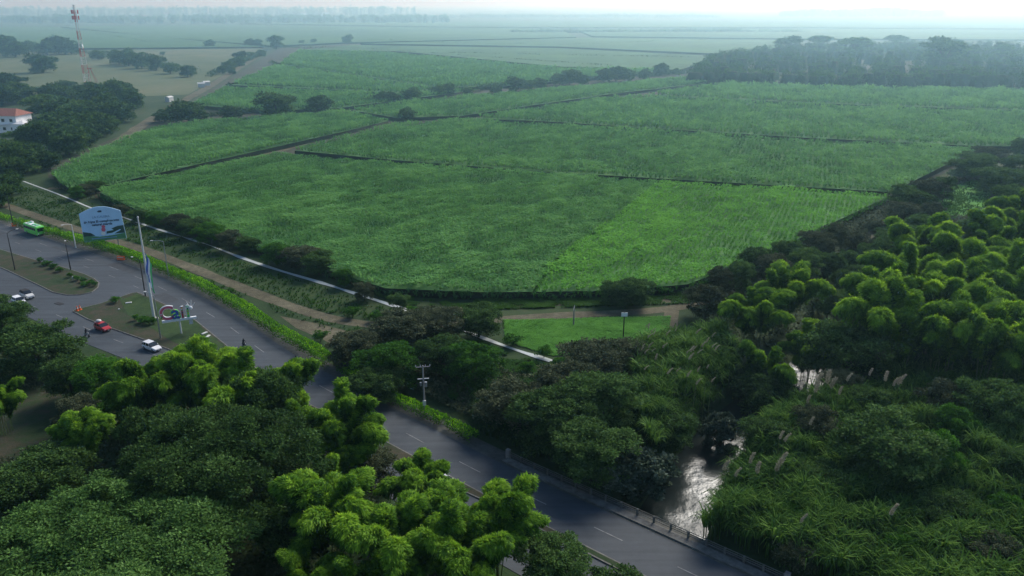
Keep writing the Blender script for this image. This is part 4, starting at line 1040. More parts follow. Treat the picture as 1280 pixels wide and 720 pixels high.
def strip_wood(px, wd, h, n, leaf, label, seed):
    pl = dens(GP(px), 8); L_ = offset(pl, wd / 2); R_ = offset(pl, -wd / 2)
    g = np.random.default_rng(seed); s = g.integers(0, len(pl) - 1, n); f = g.random(n); q = g.random(n); A = np.array(L_); B = np.array(R_)
    P2 = (A[s] * (1 - f)[:, None] + A[s + 1] * f[:, None]) * q[:, None] + (B[s] * (1 - f)[:, None] + B[s + 1] * f[:, None]) * (1 - q)[:, None]
    top = h * (.35 + .65 * vnoise(P2[:, 0], P2[:, 1], 14, seed)); z = top * g.random(n) ** .6
    D = unit(g.normal(size=(n, 3))); L = leaf * g.uniform(.6, 1.5, n)
    return tag(link('scrub', quad_mesh('scrub', leaves(np.column_stack([P2, z]), D, unit(g.normal(0, .5, (n, 3)) + np.array([0, 0, 1])), L, L * .6), .15 + .4 * z / h + g.normal(0, .1, n), ['broad'])), label, 'scrub', None, 'stuff')
strip_wood([(455, 131), (520, 122), (600, 113), (700, 103), (800, 97), (870, 91)], 7, 5.5, 9000, 1.1, 'low dark scrub under the tree row between the far cane blocks', 61)
strip_wood([(262, 96), (290, 86), (330, 67)], 8, 6, 3000, 1.2, 'low scrub along the diagonal tree line', 62)
strip_wood([(-150, 64), (0, 62), (130, 68), (170, 77), (245, 92)], 12, 7, 6000, 1.4, 'low scrub under the trees behind the pasture', 63)
strip_wood([(200, 148), (290, 144), (345, 138), (400, 136), (440, 134)], 6, 4, 4000, .9, 'low scrub between the wide dark trees', 64)

for i, (px, lab) in enumerate([([(60, 34), (130, 44), (210, 58.5), (330, 59.5)], 'dark scrub line added for the lane crossing the far left cane'), ([(430, 50), (560, 55), (700, 58), (860, 52), (1040, 46)], 'thin dark scrub line added for a lane across the far cane'), ([(338, 80), (440, 92), (545, 109)], 'dark scrub added for the lane between the two cane blocks left of the tree row'),
    ([(285, 107), (400, 112), (480, 116)], 'thin dark scrub line added for the lane low in the triangular cane block'), ([(300, 59), (450, 62), (640, 76), (780, 86)], 'faint scrub added for the lane beyond the bushy tree row'), ([(640, 43), (760, 40), (900, 37), (1010, 36)], 'faint far scrub line added for a lane in the mist'), ([(560, 68), (700, 71), (870, 74)], 'faint scrub added for the lane left of the bamboo wood')]):
    strip_wood(px, 3, 3.2 + .6 * (i in (1, 5)), 3500, 1.3, lab, 80 + i)  # scrub strips added to stand for the dark lanes between far cane blocks
# ------------------------------------------------------------------ white house at the left edge
x, y = G(12, 164); t = empty('house', (x, y, 0), R(-8), 1.25)
tag(t, 'white two storey house with red tiled roof among dark trees at the left edge', 'house')
b = MB(); b.box((0, 0, 3.4), (15, 9, 6.8)); b.build('wall', 'white', t)
b = MB(); b.box((8.6, -2.6, 1.9), (5, 6, 3.8)); b.build('annex', 'white', t)
b = MB(); b.add([(-8.2, -5.2, 6.82), (8.2, -5.2, 6.82), (8.2, 5.2, 6.82), (-8.2, 5.2, 6.82), (-5, 0, 9.2), (5, 0, 9.2)], [(0, 1, 5, 4), (2, 3, 4, 5), (0, 4, 3), (1, 2, 5)]); b.build('roof', 'tile', t)
b = MB(); b.add([(6, -6, 3.82), (11.5, -6, 3.82), (11.5, .6, 3.82), (6, .6, 3.82), (8.7, -2.6, 5)], [(0, 1, 4), (1, 2, 4), (2, 3, 4), (3, 0, 4)]); b.build('roof', 'white', t)
for zz in (1.7, 5.0):
    for xx in (-5.4, -1.8, 1.8, 5.4):
        b = MB(); b.box((xx, -4.53, zz), (1.5, .12, 1.4)); wn = b.build('window', 'offwhite', t)
        b = MB(); b.box((xx, -4.6, zz), (1.2, .06, 1.1)); b.build('pane', 'glass', wn)
b = MB(); b.box((0, -5.2, 3.5), (9, 1.4, .18)); b.build('balcony', 'white', t)
x, y = G(55, 172); t = empty('van', (x, y, 0), R(-15))
tag(t, 'small pale vehicle parked on the village road near the white house', 'van')
b = MB(); b.box((0, 0, 1.1), (5, 1.9, 1.4), 0, 0, .92); b.build('body', 'offwhite', t); b = MB(); b.box((.9, 0, 1.86), (2.6, 1.7, .12)); b.build('roof', 'white', t)
for sx in (-1.5, 1.5):
    for sy in (-.9, .9):
        b = MB(); b.tube([(sx, sy - .1, .35), (sx, sy + .1, .35)], .35, 10); b.build('wheel', 'dark', t)
for i, (px, py) in enumerate([(252, 109), (258, 107), (212, 127)]):
    x, y = G(px, py); t = empty('shed', (x, y, 0), R(20 + 30 * i)); tag(t, ['small white shed by the dirt path beside the pasture', 'second small white shed by the dirt path', 'small white shed further down the dirt path'][i], 'shed')
    b = MB(); b.box((0, 0, 1.4), (5, 3, 2.8)); b.build('wall', 'offwhite', t); b = MB(); b.add([(-2.8, -1.8, 2.82), (2.8, -1.8, 2.82), (2.8, 1.8, 2.82), (-2.8, 1.8, 2.82), (-2.8, 0, 3.6), (2.8, 0, 3.6)], [(0, 1, 5, 4), (2, 3, 4, 5), (0, 4, 3), (1, 2, 5)]); b.build('roof', 'offwhite', t)

# ------------------------------------------------------------------ lattice telecom tower
x, y = G(110, 112); H = 57
t = empty('telecom_tower', (x, y, 0), R(15)); tag(t, 'tall red and white lattice telecom tower with antennas above the pasture', 'tower')
def tw(z): return 2.2 * (1 - z / H) + .7
def leg(i, z): a = 2 * math.pi * i / 3; return (tw(z) * math.cos(a), tw(z) * math.sin(a), z)
for i in range(3):
    b = MB()
    for k in range(10): b.tube([leg(i, k * 6), leg(i, k * 6 + 6)], .16, 5, k % 2)
    b.build('leg', ['red', 'offwhite'], t)
b = MB()
for k in range(20):
    for i in range(3):
        b.tube([leg(i, k * 3), leg((i + 1) % 3, k * 3 + 3)], .07, 4, (k // 2) % 2); b.tube([leg(i, k * 3), leg((i + 1) % 3, k * 3)], .07, 4, (k // 2) % 2)
b.build('bracing', ['red', 'offwhite'], t)
for z in (H - 2, H - 6):
    for i in range(3):
        for j in (-1, 1):
            a = 2 * math.pi * i / 3 + j * .4; b = MB(); b.tube([(.8 * math.cos(a), .8 * math.sin(a), z), (2.2 * math.cos(a), 2.2 * math.sin(a), z)], .06, 4); b.box((2.3 * math.cos(a), 2.3 * math.sin(a), z), (.35, .5, 2.6), 1, a); b.build('antenna', ['steel', 'red'], t)
b = MB(); b.ball((1.6, -1.2, 31), (.5, 1.2, 1.5), 0, 12, 8); b.build('dish', 'white', t)
b = MB(); b.tube([(0, 0, H - .5), (0, 0, H + 3)], .06, 4); b.build('lightning_rod', 'steel', t)
x, y = G(117, 104); t = empty('pylon', (x, y, 0)); tag(t, 'short red lattice pylon beside the foot of the telecom tower', 'pylon')
b = MB()
for sx in (-1, 1):
    for sy in (-1, 1): b.tube([(sx * 3, sy * 1.5, 0), (sx * .6 - 1.5, sy * .4, 12)], .16, 4)
b.build('frame', 'red', t); b = MB(); b.tube([(-3, 0, 11.5), (1, 0, 11.5)], .2, 4); b.build('crossbar', 'red', t)

# ------------------------------------------------------------------ street lamps and poles
def lamp(px, py, H, label, az, arm=2.2, mat='steel', arms=1, group='street lamps'):
    x, y = G(px, py); t = empty('street_lamp', (x, y, 0), az); tag(t, label, 'street lamp', group)
    b = MB(); b.tube([(0, 0, 0), (0, 0, H * .6), (0, 0, H)], [.15, .11, .07], 8); b.build('pole', mat, t)
    for s in ((1, -1) if arms == 2 else (1,)):
        b = MB(); b.tube([(0, 0, H - .1), (s * arm * .5, 0, H + .35), (s * arm, 0, H + .45)], [.06, .05, .045], 6); b.build('arm', mat, t)
        b = MB(); b.loft([[(s * (arm + u), dy * wv, H + .42 + dz * hv) for dy, dz in ((-1, -1), (1, -1), (1, 1), (-1, 1))] for u, wv, hv in ((-.1, .06, .04), (.15, .16, .08), (.6, .13, .05))]); b.build('lamp_head', 'offwhite', t)
    return t
lamp(19, 338, 9.5, 'dark street lamp on the first traffic island nearest the left edge', R(60), mat='dark')
lamp(88.5, 338, 6.5, 'dark street lamp near the rounded end of the first traffic island', R(120), mat='dark')
lamp(95, 310, 6.5, 'pale street lamp in front of the hedge between bus and billboard', R(240), mat='offwhite')
lamp(182, 371, 8.5, 'dark street lamp just left of the flagpole', R(150), mat='dark')
lamp(211, 347, 9.0, 'street lamp at the hedge right of the flagpole', R(200))
lamp(201, 424, 9.0, 'pale street lamp on the island between flagpole and city sign', R(150), mat='steel')
lamp(17, 283, 9.0, 'dark pole behind the hedge gap at the left edge', R(200), mat='dark')

def upole(px, py, H, label, trans=True, az=0.0):
    x, y = G(px, py); t = empty('utility_pole', (x, y, 0), az); tag(t, label, 'utility pole')
    b = MB(); b.tube([(0, 0, 0), (0, 0, H)], [.17, .11], 8); b.build('pole', 'concrete', t)
    b = MB(); b.box((0, 0, H - .25), (2.2, .1, .11)); b.build('crossarm', 'concrete', t)
    for s in (-1.1, -.4, .4, 1.1):
        b = MB(); b.tube([(s, 0, H - .18), (s, 0, H + .12)], [.06, .04], 6); b.build('insulator', 'offwhite', t)
    if trans:
        b = MB(); b.box((0, 0, H - 2.3), (1.8, .1, .12)); b.build('crossarm', 'offwhite', t)
        b = MB(); b.tube([(.35, -.2, H - 3.6), (.35, -.2, H - 2.8)], .22, 10); b.build('transformer', 'steel', t)
        b = MB(); b.tube([(-.45, -.2, H - 3.4), (-.45, -.2, H - 2.8)], .16, 10); b.build('transformer', 'steel', t)
        b = MB(); b.box((0, -.25, 2.2), (.5, .3, .8)); b.build('meter_box', 'offwhite', t)
upole(531, 518, 8.6, 'pale utility pole with transformers standing in the hedge by the road', True, R(10))
upole(717, 407, 3.9, 'thin dark post with small white box on the bright grass', False, R(80))
x, y = G(779, 422); t = empty('signpost', (x, y, 0)); tag(t, 'dark post carrying a small white board beside the dirt track', 'sign')
b = MB(); b.tube([(0, 0, 0), (0, 0, 5.4)], .12, 6); b.build('pole', 'dark', t)
b = MB(); b.box((0, -.1, 4.9), (1.2, .12, .8)); b.build('board', 'white', t)

# ------------------------------------------------------------------ text helper
def text_mesh(s, size, mat, name='lettering', ext=.02, bold=0.0):
    c = bpy.data.curves.new('txt', 'FONT'); c.body = s; c.size = size; c.extrude = ext; c.align_x = 'CENTER'; c.align_y = 'CENTER'; c.offset = bold
    o = bpy.data.objects.new('txt', c); COL.objects.link(o); bpy.context.view_layer.update()
    me = bpy.data.meshes.new_from_object(o.evaluated_get(bpy.context.evaluated_depsgraph_get())); me.name = name
    bpy.data.objects.remove(o); bpy.data.curves.remove(c)
    me.materials.clear(); me.materials.append(M[mat]); return me

# ------------------------------------------------------------------ billboard
bx, by = G(133, 310); m1 = mpp(133, 296)   # stands just behind the hedge
ang = math.atan2(-bx * 0, 1)
face = math.atan2(by, bx) - math.pi / 2     # facing roughly towards the road / viewer
t = empty('billboard', (bx, by, 0), face * .8); tag(t, 'pale blue billboard with arched top and a green landscape behind the hedge', 'billboard')
Wb, Hb, Z0 = 45 * m1, 41 * m1, 2.2
def outline(s=1.0):
    pts = [(-Wb / 2 * .97, 0), (Wb / 2 * 1.05, 0), (Wb / 2 * .97, Hb * .83)]
    for k in range(9):
        u = k / 8; pts.append((Wb / 2 * (.97 - 1.96 * u), Hb * (.83 + .17 * math.sin(u * math.pi))))
    return pts
def plate(poly, y0, y1, mat, name, parent):
    b = MB(); n = len(poly)
    b.add([(px_, y0, Z0 + pz) for px_, pz in poly] + [(px_, y1, Z0 + pz) for px_, pz in poly], [(k, (k + 1) % n, n + (k + 1) % n, n + k) for k in range(n)])
    tri = tessellate_polygon([[Vector((a, c, 0)) for a, c in poly]])
    b.add([(px_, y0, Z0 + pz) for px_, pz in poly], [tuple(q) for q in tri]); b.add([(px_, y1, Z0 + pz) for px_, pz in poly], [tuple(q) for q in tri])
    return b.build(name, mat, parent)
pn = plate(outline(), -.12, .12, 'sign_blue', 'panel', t)
plate([(-Wb * .485, .05), (Wb * .515, .05), (Wb * .51, Hb * .17), (Wb * .2, Hb * .13), (-Wb * .1, Hb * .12), (-Wb * .48, Hb * .2)], -.15, -.125, 'sign_green', 'meadow_print', pn)
plate([(-Wb * .483, Hb * .16), (-Wb * .2, Hb * .16), (-Wb * .3, Hb * .25), (-Wb * .478, Hb * .3)], -.17, -.155, 'sign_hill', 'hill_print', pn)
plate([(Wb * .06, Hb * .17), (Wb * .505, Hb * .17), (Wb * .497, Hb * .40), (Wb * .35, Hb * .39), (Wb * .2, Hb * .33), (Wb * .25, Hb * .28), (Wb * .08, Hb * .26)], -.17, -.155, 'sign_hill', 'hill_print', pn)
plate([(Wb * .05, Hb * .12), (Wb * .2, Hb * .14), (Wb * .42, Hb * .27), (Wb * .40, Hb * .29), (Wb * .2, Hb * .2), (Wb * .05, Hb * .19)], -.185, -.175, 'sign_blue', 'river_print', pn)
plate([(-Wb * .3, Hb * .06), (Wb * .3, Hb * .06), (Wb * .3, Hb * .09), (-Wb * .3, Hb * .09)], -.185, -.175, 'paleink', 'stripe_print', pn)
b = MB(); b.ball((Wb * .02, -.2, Z0 + Hb * .41), (.045 * Wb, .03, .04 * Wb)); b.ball((Wb * .01, -.2, Z0 + Hb * .32), (.05 * Wb, .03, .06 * Wb)); b.build('figure_print', 'pink', pn)
b = MB(); b.ball((-Wb * .01, -.2, Z0 + Hb * .21), (.055 * Wb, .03, .055 * Wb)); b.build('figure_print', 'white', pn)
for s, sz, zz, mt, bo in (('LA CALERA', .9, .70, 'paleink', .0), ('de lejos El complemento', .92, .57, 'navy', .025), ('natural guarda', .92, .48, 'navy', .025)):
    me = text_mesh(s, sz * Wb / 11, mt, bold=bo); link('lettering', me, pn, (0, -.2, Z0 + Hb * zz), (math.pi / 2, 0, 0))
b = MB(); b.box((0, -.2, Z0 + Hb * .86), (Wb * .075, .03, Wb * .05)); b.box((-.05 * Wb, -.2, Z0 + Hb * .855), (Wb * .03, .03, Wb * .025)); b.build('logo_print', 'navy', pn)
for sx in (-.3, 0, .3):
    b = MB(); b.tube([(sx * Wb, .4, 0), (sx * Wb, .4, Z0 + Hb * .8)], .14, 8); b.build('post', 'steel', t)
b = MB(); b.box((0, .3, Z0 + Hb * .3), (Wb * .9, .1, .15)); b.box((0, .3, Z0 + Hb * .65), (Wb * .9, .1, .15)); b.build('frame', 'steel', t)

# ------------------------------------------------------------------ flagpole with flag
fx, fy = G(193, 400); HF = 126 * mpp(190, 360, 8) / CP * 1.02
t = empty('flagpole', (fx, fy, 0)); tag(t, 'very tall white flagpole on the traffic island', 'flagpole')
b = MB(); b.tube([(0, 0, 0), (0, 0, HF * .5), (0, 0, HF)], [.30, .22, .12], 10); b.build('pole', 'offwhite', t)
b = MB(); b.ball((0, 0, HF), .2); b.build('finial', 'offwhite', t); b = MB(); b.tube([(0, 0, 0), (0, 0, .4)], .9, 12); b.build('base', 'concrete', t)
t = empty('flag', (fx, fy, 0)); tag(t, 'blue white and green flag hanging limp against the tall flagpole', 'flag')
for nm, mt, o0 in (('blue_stripe', 'blue', 0), ('white_stripe', 'white', .42), ('green_stripe', 'green', .84)):
    vs = []; n = 16
    for k in range(n + 1):
        u = k / n; z = HF * (.62 - .29 * u) - o0 * 2.6 + 1.2; wv = .35 * math.sin(u * 9 + o0 * 3)
        for s in (0, 1): vs.append((.2 + o0 * .75 + s * .36 + .2 * math.sin(u * 6 + o0), -.22 - .1 * s + wv * .7, z - s * .3))
    b = MB(); b.add(vs, [(2 * k, 2 * k + 1, 2 * k + 3, 2 * k + 2) for k in range(n)]); b.build(nm, mt, t)

# ------------------------------------------------------------------ city sign
gx, gy = G(227, 418); sm = mpp(227, 400, 3)
t = empty('city_sign', (gx, gy, 0), R(24)); tag(t, 'colourful city name letters on a white beam and post on the traffic island', 'sign')
zb = 3.0
b = MB(); b.tube([(0, 0, 0), (0, 0, zb)], .16, 8); b.build('post', 'offwhite', t)
b = MB(); b.box((0, 0, zb + .18), (40 * sm, .5, .42)); b.build('beam', 'white', t)
b = MB(); b.box((13 * sm, .1, zb - .55), (4.5 * sm, .3, 1.1)); b.build('panel', 'offwhite', t)
for ch, xx, sz, mt, bk in (('C', -13.5, 3.9, 'pink', 'white'), ('a', -3.5, 3.7, 'blue', 'lime'), ('l', 4.5, 3.2, 'red', 'white'), ('i', 11, 3.6, 'lime', 'white')):
    hm = .62 * sz / 2 + .1
    me = text_mesh(ch, sz * 1.0, bk, 'letter', .14, .16); lo = link('letter', me, t, (xx * sm, 0, zb + .4 + hm), (math.pi / 2, 0, 0))
    me = text_mesh(ch, sz * 1.0, mt, 'face', .05, .04); link('letter_face', me, lo, (0, 0, .16))
    g = random.Random(int(xx * 10))
    for k in range(5):
        b = MB(); a = g.uniform(0, 6.28); b.ball((0, 0, 0), (.16, .16, .05), 0, 8, 5)
        dotp = {'C': (-.75 + .25 * math.cos(a), .9 * math.sin(a)), 'a': (.6 * math.cos(a), .7 * math.sin(a)), 'l': (0, 1.0 * math.sin(a)), 'i': (0, 1.0 * math.sin(a))}[ch]
        link('dot_pattern', b.mesh('dot_pattern', ['yellow', 'navy', 'green', 'white', 'pink'][k]), lo, (dotp[0], dotp[1], .24))
b = MB()
for k in range(5): b.tube([(15 * sm, 0, zb + 2.2), (15 * sm + math.cos(k * 1.26) * .8, 0, zb + 3.2 + math.sin(k * 1.26) * .7)], .06, 5)
b.ball((14.6 * sm, 0, zb + 2.3), .4); b.build('ornament', 'white', t)

# ------------------------------------------------------------------ vehicles
def wheel(t, x, y, r=.32, w_=.2):
    b = MB(); b.tube([(x, y - w_ / 2, r), (x, y + w_ / 2, r)], r, 14); wh = b.build('wheel', 'dark', t)
    b = MB(); s = 1 if y > 0 else -1; b.tube([(x, y + s * (w_ / 2 - .02), r), (x, y + s * (w_ / 2 + .015), r)], r * .6, 10); b.build('rim', 'steel', wh)
def ring(x, hw, z0, z1, tuck=.85, n=0):
    return [(x, -hw * tuck, z0), (x, hw * tuck, z0), (x, hw, z0 + (z1 - z0) * .35), (x, hw * .97, z0 + (z1 - z0) * .75), (x, hw * .86, z1), (x, -hw * .86, z1), (x, -hw * .97, z0 + (z1 - z0) * .75), (x, -hw, z0 + (z1 - z0) * .35)]
def car(px, py, head, col, label, roof=None, L=4.1, suv=0.0, load=False):
    x, y = G(px, py); t = empty('car', (x, y, ZR + .01), head); tag(t, label, 'car')
    b = MB(); h = L / 2; s = suv
    b.loft([ring(-h, .62, .38, .72 + s), ring(-h + .1, .80, .25, .88 + s), ring(-h + .6, .87, .2, .93 + s), ring(0, .88, .2, .93 + s), ring(h - 1.15, .87, .2, .90 + s), ring(h - .35, .82, .22, .76 + s), ring(h - .05, .70, .28, .66 + s), ring(h, .55, .35, .55 + s)])
    b.build('body', col, t, smooth=False)
    def cab(x0, x1, x2, x3, hw, z0, z1, nm, mt):
        b = MB(); b.loft([[(x0, -hw, z0), (x0, hw, z0), (x0 + .01, hw, z0 + .01), (x0 + .01, -hw, z0 + .01)], [(x1, -hw, z0), (x1, hw, z0), (x1, hw * .84, z1), (x1, -hw * .84, z1)], [(x2, -hw, z0), (x2, hw, z0), (x2, hw * .84, z1), (x2, -hw * .84, z1)], [(x3, -hw, z0), (x3, hw, z0), (x3 - .01, hw, z0 + .01), (x3 - .01, -hw, z0 + .01)]]); b.build(nm, mt, t)
    cab(-h + .12, -h + .6, .15, h - 1.15, .80, .90 + s, 1.40 + s, 'window', 'glass')
    b = MB(); b.box((-h + .38 + (h + .15) / 2 - .3, 0, 1.43 + s), (h - .35, 1.36, .07), 0, 0, .94); b.build('roof', roof or col, t)
    for sy in (-1, 1):
        for xa in (-h + .62, .15, -.75):
            b = MB(); b.tube([(xa - (.0 if xa > 0 else 0), sy * .78, .92 + s), (xa, sy * .68, 1.41 + s)], .045, 5); b.build('pillar', roof or col, t)
        b = MB(); b.box((h - .14, sy * .56, .60 + s), (.2, .3, .14), 0, 0, .8); b.build('headlight', 'white', t)
        b = MB(); b.box((-h + .05, sy * .62, .74 + s), (.1, .22, .16)); b.build('taillight', 'red', t)
        b = MB(); b.box((.5, sy * .93, .98 + s), (.16, .14, .12)); b.build('mirror', col, t)
        wheel(t, h - .85, sy * .78); wheel(t, -h + .8, sy * .78)
    b = MB(); b.box((h - .01, 0, .42), (.08, 1.1, .16)); b.build('bumper', 'dark', t)
    b = MB(); b.box((h + .035, 0, .42), (.02, .4, .12)); b.build('number_plate', 'offwhite', t)
    if load:
        b = MB(); b.ball((-h + .9, 0, 1.7), (.6, .5, .28), 0); b.build('roof_load', 'offwhite', t, smooth=True)
    return t
hd = lambda a, b_: math.atan2(G(*b_)[1] - G(*a)[1], G(*b_)[0] - G(*a)[0])
A1 = hd((95, 415), (160, 440))
car(190.5, 437, hd((150, 420), (215, 444)), 'white', 'white hatchback driving on the near road below the city sign', 'white', 4.2)
car(129, 412.5, A1, 'red', 'red car with a pale load on its roof on the near road', 'red', 4.0, load=True)
car(34.5, 372, hd((10, 358), (60, 382)), 'offwhite', 'silver and black car at the junction, right of a half hidden one', 'dark', 4.2, suv=.15)
car(24.5, 379.5, hd((0, 366), (50, 389)), 'white', 'white car half hidden by the tree at the left edge', 'white', 4.2)
car(557, 611, hd((480, 575), (560, 612)), 'white', 'white vehicle mostly hidden behind the bottom middle bamboo', 'white', 4.4, suv=.3)

# bus
x, y = G(44, 292.5); t = empty('bus', (x, y, ZR + .01), hd((20, 286), (60, 299.5))); tag(t, 'small bright green bus on the road beside the hedge', 'bus')
L_, hw = 8.0, 1.08
b = MB(); rr = lambda x_, k, z0=.35, z1=2.75: [(x_, -hw * k, z0), (x_, hw * k, z0), (x_, hw * k, z1 - .25), (x_, hw * k * .86, z1), (x_, -hw * k * .86, z1), (x_, -hw * k, z1 - .25)]
b.loft([rr(-L_ / 2, .94), rr(-L_ / 2 + .2, 1), rr(L_ / 2 - .4, 1), rr(L_ / 2, .93, .4, 2.6)]); b.build('body', 'lime', t)
for sy in (-1, 1):
    for k in range(6):
        b = MB(); b.box((-3.15 + k * 1.15, sy * (hw + .012), 1.9), (1.02, .03, .75)); b.build('window', 'glass', t)
    for sx in (-2.4, 2.6): wheel(t, sx, sy * .95, .42, .26)
b = MB(); b.box((L_ / 2 + .01, 0, 1.85), (.06, 1.85, .95)); b.build('windscreen', 'glass', t)
b = MB(); b.box((-L_ / 2 - .01, 0, 1.95), (.04, 1.6, .65)); b.build('rear_window', 'glass', t)
b = MB(); b.box((-.3, 0, 2.80), (6.6, 1.5, .06)); b.build('roof', 'white', t)
for xx in (-2.2, .6, 2.2):
    b = MB(); b.box((xx, 0, 2.9), (1.0, 1.0, .12), 0, 0, .85); b.build('roof_hatch', 'green' if xx else 'dark', t)
b = MB(); b.box((-2.6, .9, 2.95), (1.5, .5, .3), 0, 0, .8); b.build('air_conditioner', 'white', t)
for sy in (-1, 1):
    b = MB(); b.box((L_ / 2 + .02, sy * .8, .75), (.06, .3, .2)); b.build('headlight', 'white', t)
b = MB(); b.box((L_ / 2 + .02, 0, .5), (.1, 2.0, .2)); b.build('bumper', 'dark', t)

# motorcycles with riders
def person(loc, head, label, shirt='cloth', helmet='dark'):
    me = bpy.data.meshes.new('person')
    J = dict(pel=(0, 0, .82), sp=(.04, 0, 1.05), ch=(.1, 0, 1.27), nk=(.14, 0, 1.42), hd=(.17, 0, 1.56), ht=(.17, 0, 1.66),
             sl=(.1, .19, 1.34), el=(.3, .27, 1.13), wl=(.52, .27, 1.08), fl=(.60, .26, 1.06), sr=(.1, -.19, 1.34), er=(.3, -.27, 1.13), wr=(.52, -.27, 1.08), fr=(.60, -.26, 1.06),
             hl=(.03, .11, .80), kl=(.42, .2, .68), al=(.2, .2, .30), tl=(.36, .2, .24), hr=(.03, -.11, .80), kr=(.42, -.2, .68), ar=(.2, -.2, .30), tr=(.36, -.2, .24))
    K = list(J); E_ = [('pel', 'sp'), ('sp', 'ch'), ('ch', 'nk'), ('nk', 'hd'), ('hd', 'ht'), ('ch', 'sl'), ('sl', 'el'), ('el', 'wl'), ('wl', 'fl'), ('ch', 'sr'), ('sr', 'er'), ('er', 'wr'), ('wr', 'fr'), ('pel', 'hl'), ('hl', 'kl'), ('kl', 'al'), ('al', 'tl'), ('pel', 'hr'), ('hr', 'kr'), ('kr', 'ar'), ('ar', 'tr')]
    rad = dict(pel=.15, sp=.15, ch=.17, nk=.06, hd=.10, ht=.08, sl=.08, el=.05, wl=.035, fl=.04, hl=.10, kl=.065, al=.045, tl=.04)
    me.from_pydata([J[k] for k in K], [(K.index(a), K.index(c)) for a, c in E_], [])
    o = link('person', me, None, loc, (0, 0, head)); m = o.modifiers.new('skin', 'SKIN')
    for i, k in enumerate(K):
        r_ = rad.get(k, rad.get(k[:-1] + 'l', .05)); me.skin_vertices[0].data[i].radius = (r_, r_); me.skin_vertices[0].data[i].use_root = (i == 0)
    o.modifiers.new('sub', 'SUBSURF').levels = 1; o.modifiers['sub'].render_levels = 1
    me.materials.append(M[shirt])
    b = MB(); b.ball((.17, 0, 1.61), (.15, .13, .15), 0, 12, 8); b.build('helmet', helmet, o, smooth=True)
    b = MB(); b.ball((.27, 0, 1.58), (.055, .10, .06), 0, 10, 6); b.build('visor', 'glass', o, smooth=True)
    return tag(o, label, 'person')
def moto(px, py, head, lab_m, lab_p, col='dark', shirt='cloth', helmet='dark'):
    x, y = G(px, py); t = empty('motorcycle', (x, y, ZR + .01), head); tag(t, lab_m, 'motorcycle')
    for xx in (-.62, .66):
        b = MB(); n = 14; b.tube([(xx, -.05, .30), (xx, .05, .30)], .30, n); wh = b.build('wheel', 'dark', t); b = MB(); b.tube([(xx, -.06, .30), (xx, .06, .30)], .18, 10); b.build('rim', 'steel', wh)
    b = MB(); b.loft([[(x_, -w_, z0), (x_, w_, z0), (x_, w_ * .7, z1), (x_, -w_ * .7, z1)] for x_, w_, z0, z1 in ((-.7, .05, .62, .72), (-.3, .12, .38, .78), (.15, .14, .36, .88), (.4, .08, .55, .92))]); b.build('body', col, t)
    b = MB(); b.box((-.25, 0, .80), (.7, .24, .08), 0, 0, .85); b.build('seat', 'dark', t)
    b = MB(); b.tube([(.66, .07, .30), (.46, .07, .9)], .03, 6); b.tube([(.66, -.07, .30), (.46, -.07, .9)], .03, 6); b.build('fork', 'steel', t)
    b = MB(); b.tube([(.44, -.36, 1.02), (.5, -.15, 1.0), (.5, .15, 1.0), (.44, .36, 1.02)], .025, 6); b.build('handlebar', 'dark', t)
    b = MB(); b.ball((.60, 0, .88), (.08, .09, .09), 0, 8, 6); b.build('headlight', 'white', t)
    b = MB(); b.tube([(-.7, -.16, .3), (.0, -.16, .28)], .045, 6); b.build('exhaust', 'steel', t)
    c, s = math.cos(head), math.sin(head)
    person((x - .22 * c, y - .22 * s, ZR + .02), head, lab_p, shirt, helmet)
moto(109, 421, A1, 'dark motorcycle with pale fairing left of the red car', 'person in dark clothes and helmet riding the motorcycle left of the red car', 'offwhite')
moto(305.5, 434, hd((300, 428), (330, 448)) , 'black motorcycle alone on the main road right of the city sign', 'person in black riding alone on the main road')
moto(371, 456, hd((360, 448), (390, 465)), 'motorcycle seen through the bamboo beside the long hedge', 'person with pale jacket riding beside the end of the long hedge', 'dark', 'cloth_grey')

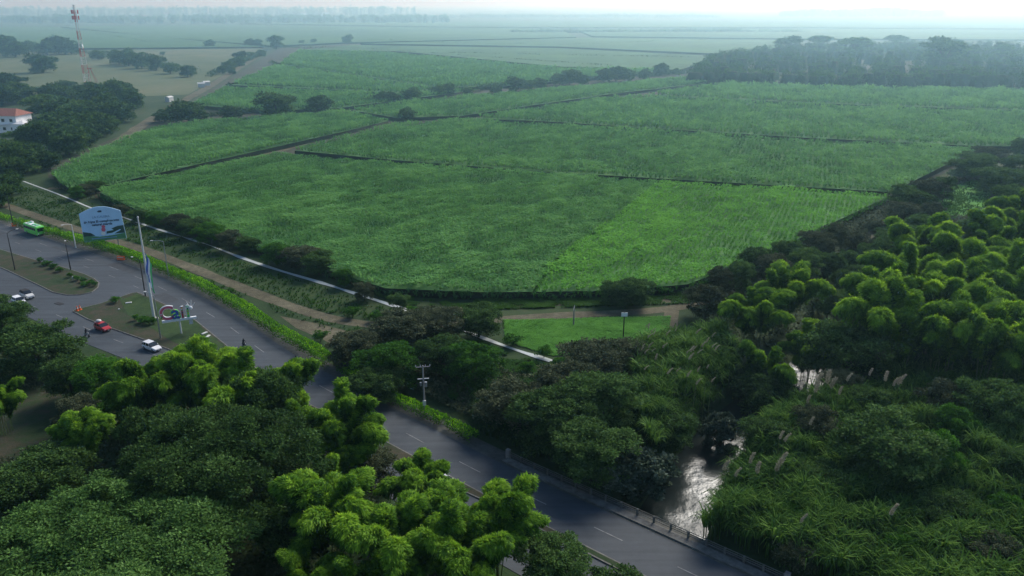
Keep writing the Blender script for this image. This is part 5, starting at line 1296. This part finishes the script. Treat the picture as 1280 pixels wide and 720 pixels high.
# ------------------------------------------------------------------ barriers and cones
def barrier(px, py, label, rz, L=1.9):
    x, y = G(px, py); t = empty('traffic_barrier', (x, y, 0), rz); tag(t, label, 'barrier')
    b = MB(); b.loft([[(x_, -.28, .02), (x_, .28, .02), (x_, .2, .45), (x_, .12, 1.05), (x_, -.12, 1.05), (x_, -.2, .45)] for x_ in (-L / 2, -L / 2 + .1, L / 2 - .1, L / 2)]); b.build('body', 'orange', t)
    b = MB(); b.box((0, -.2, .75), (L * .8, .06, .14)); b.build('reflective_strip', 'offwhite', t)
barrier(151.5, 325, 'orange plastic barrier at the foot of the hedge', R(-5)); barrier(18, 283, 'small orange barrier at the hedge gap beyond the bus', R(50), 1.2)
def cone(px, py, label):
    x, y = G(px, py); t = empty('traffic_cone', (x, y, ZR + .16)); tag(t, label, 'traffic cone')
    b = MB(); b.tube([(0, 0, .05), (0, 0, 1.05)], [.26, .07], 10); b.build('body', 'orange', t)
    b = MB(); b.tube([(0, 0, .5), (0, 0, .68)], [.185, .15], 10); b.build('reflective_band', 'offwhite', t)
    b = MB(); b.box((0, 0, .03), (.62, .62, .06)); b.build('base', 'orange', t)
cone(97, 389.5, 'orange traffic cone at the pointed tip of the planted island'); cone(100.5, 388.2, 'orange traffic cone just behind the one at the island tip')
# small pale stones and litter on the islands
for i, (px, py, lab) in enumerate([(92, 350, 'small white marker on the first traffic island'), (161, 380, 'pale stone slab lying on the planted island grass'), (149, 388, 'small pale stone on the planted island'), (256, 418, 'pale slab at the right end of the planted island'), (260, 422, 'second pale slab at the right end of the planted island')]):
    x, y = G(px, py); b = MB(); sz = (1.3, .5, .2) if i in (1, 3, 4) else (.35, .35, .7 if i == 0 else .2)
    b.loft([[(dx * sz[0] / 2, dy * sz[1] / 2 * k, z) for dx, dy in ((-k, -1), (k, -1), (k, 1), (-k, 1))] for z, k in ((0, .95), (sz[2] * .7, 1), (sz[2], .8))])
    o = b.build('stone', 'offwhite', None, (x, y, ZR + .15), R(20 * i)); tag(o, lab, 'stone')
# manhole patches and drain in the junction
b = MB(); x, y = G(74, 380); b.box((x, y, ZR + .02), (2.2, 1.0, .06), 0, R(-30)); o = b.build('drain_cover', 'dark'); tag(o, 'dark drain cover in the road beside the junction', 'drain cover')

# ------------------------------------------------------------------ haze lying over the plain
def haze_mat(name, dens_):
    m, t_, out = _mat(name)
    v = _n(t_, "ShaderNodeVolumeScatter"); v.inputs['Color'].default_value = (.38, .66, .82, 1); v.inputs['Density'].default_value = dens_; v.inputs['Anisotropy'].default_value = .64
    t_.links.new(v.outputs[0], out.inputs['Volume']); M[name] = m
for i, (y0, dd, lab) in enumerate([(-2000, 1 / 5500, 'thin pale morning haze lying over the whole place'), (250, 1 / 3100, 'haze thickening over the cane fields and the distant plain'), (950, 1 / 5500, 'deeper mist dissolving the far horizon')]):
    haze_mat('haze_%d' % i, dd)
    b = MB(); b.box((0, (y0 + 20000 + i * 7) / 2, 60 - i), (30000 - i * 10, 20000 + i * 7 - y0, 160)); o = b.build('haze', 'haze_%d' % i); tag(o, lab, 'haze', None, 'stuff')
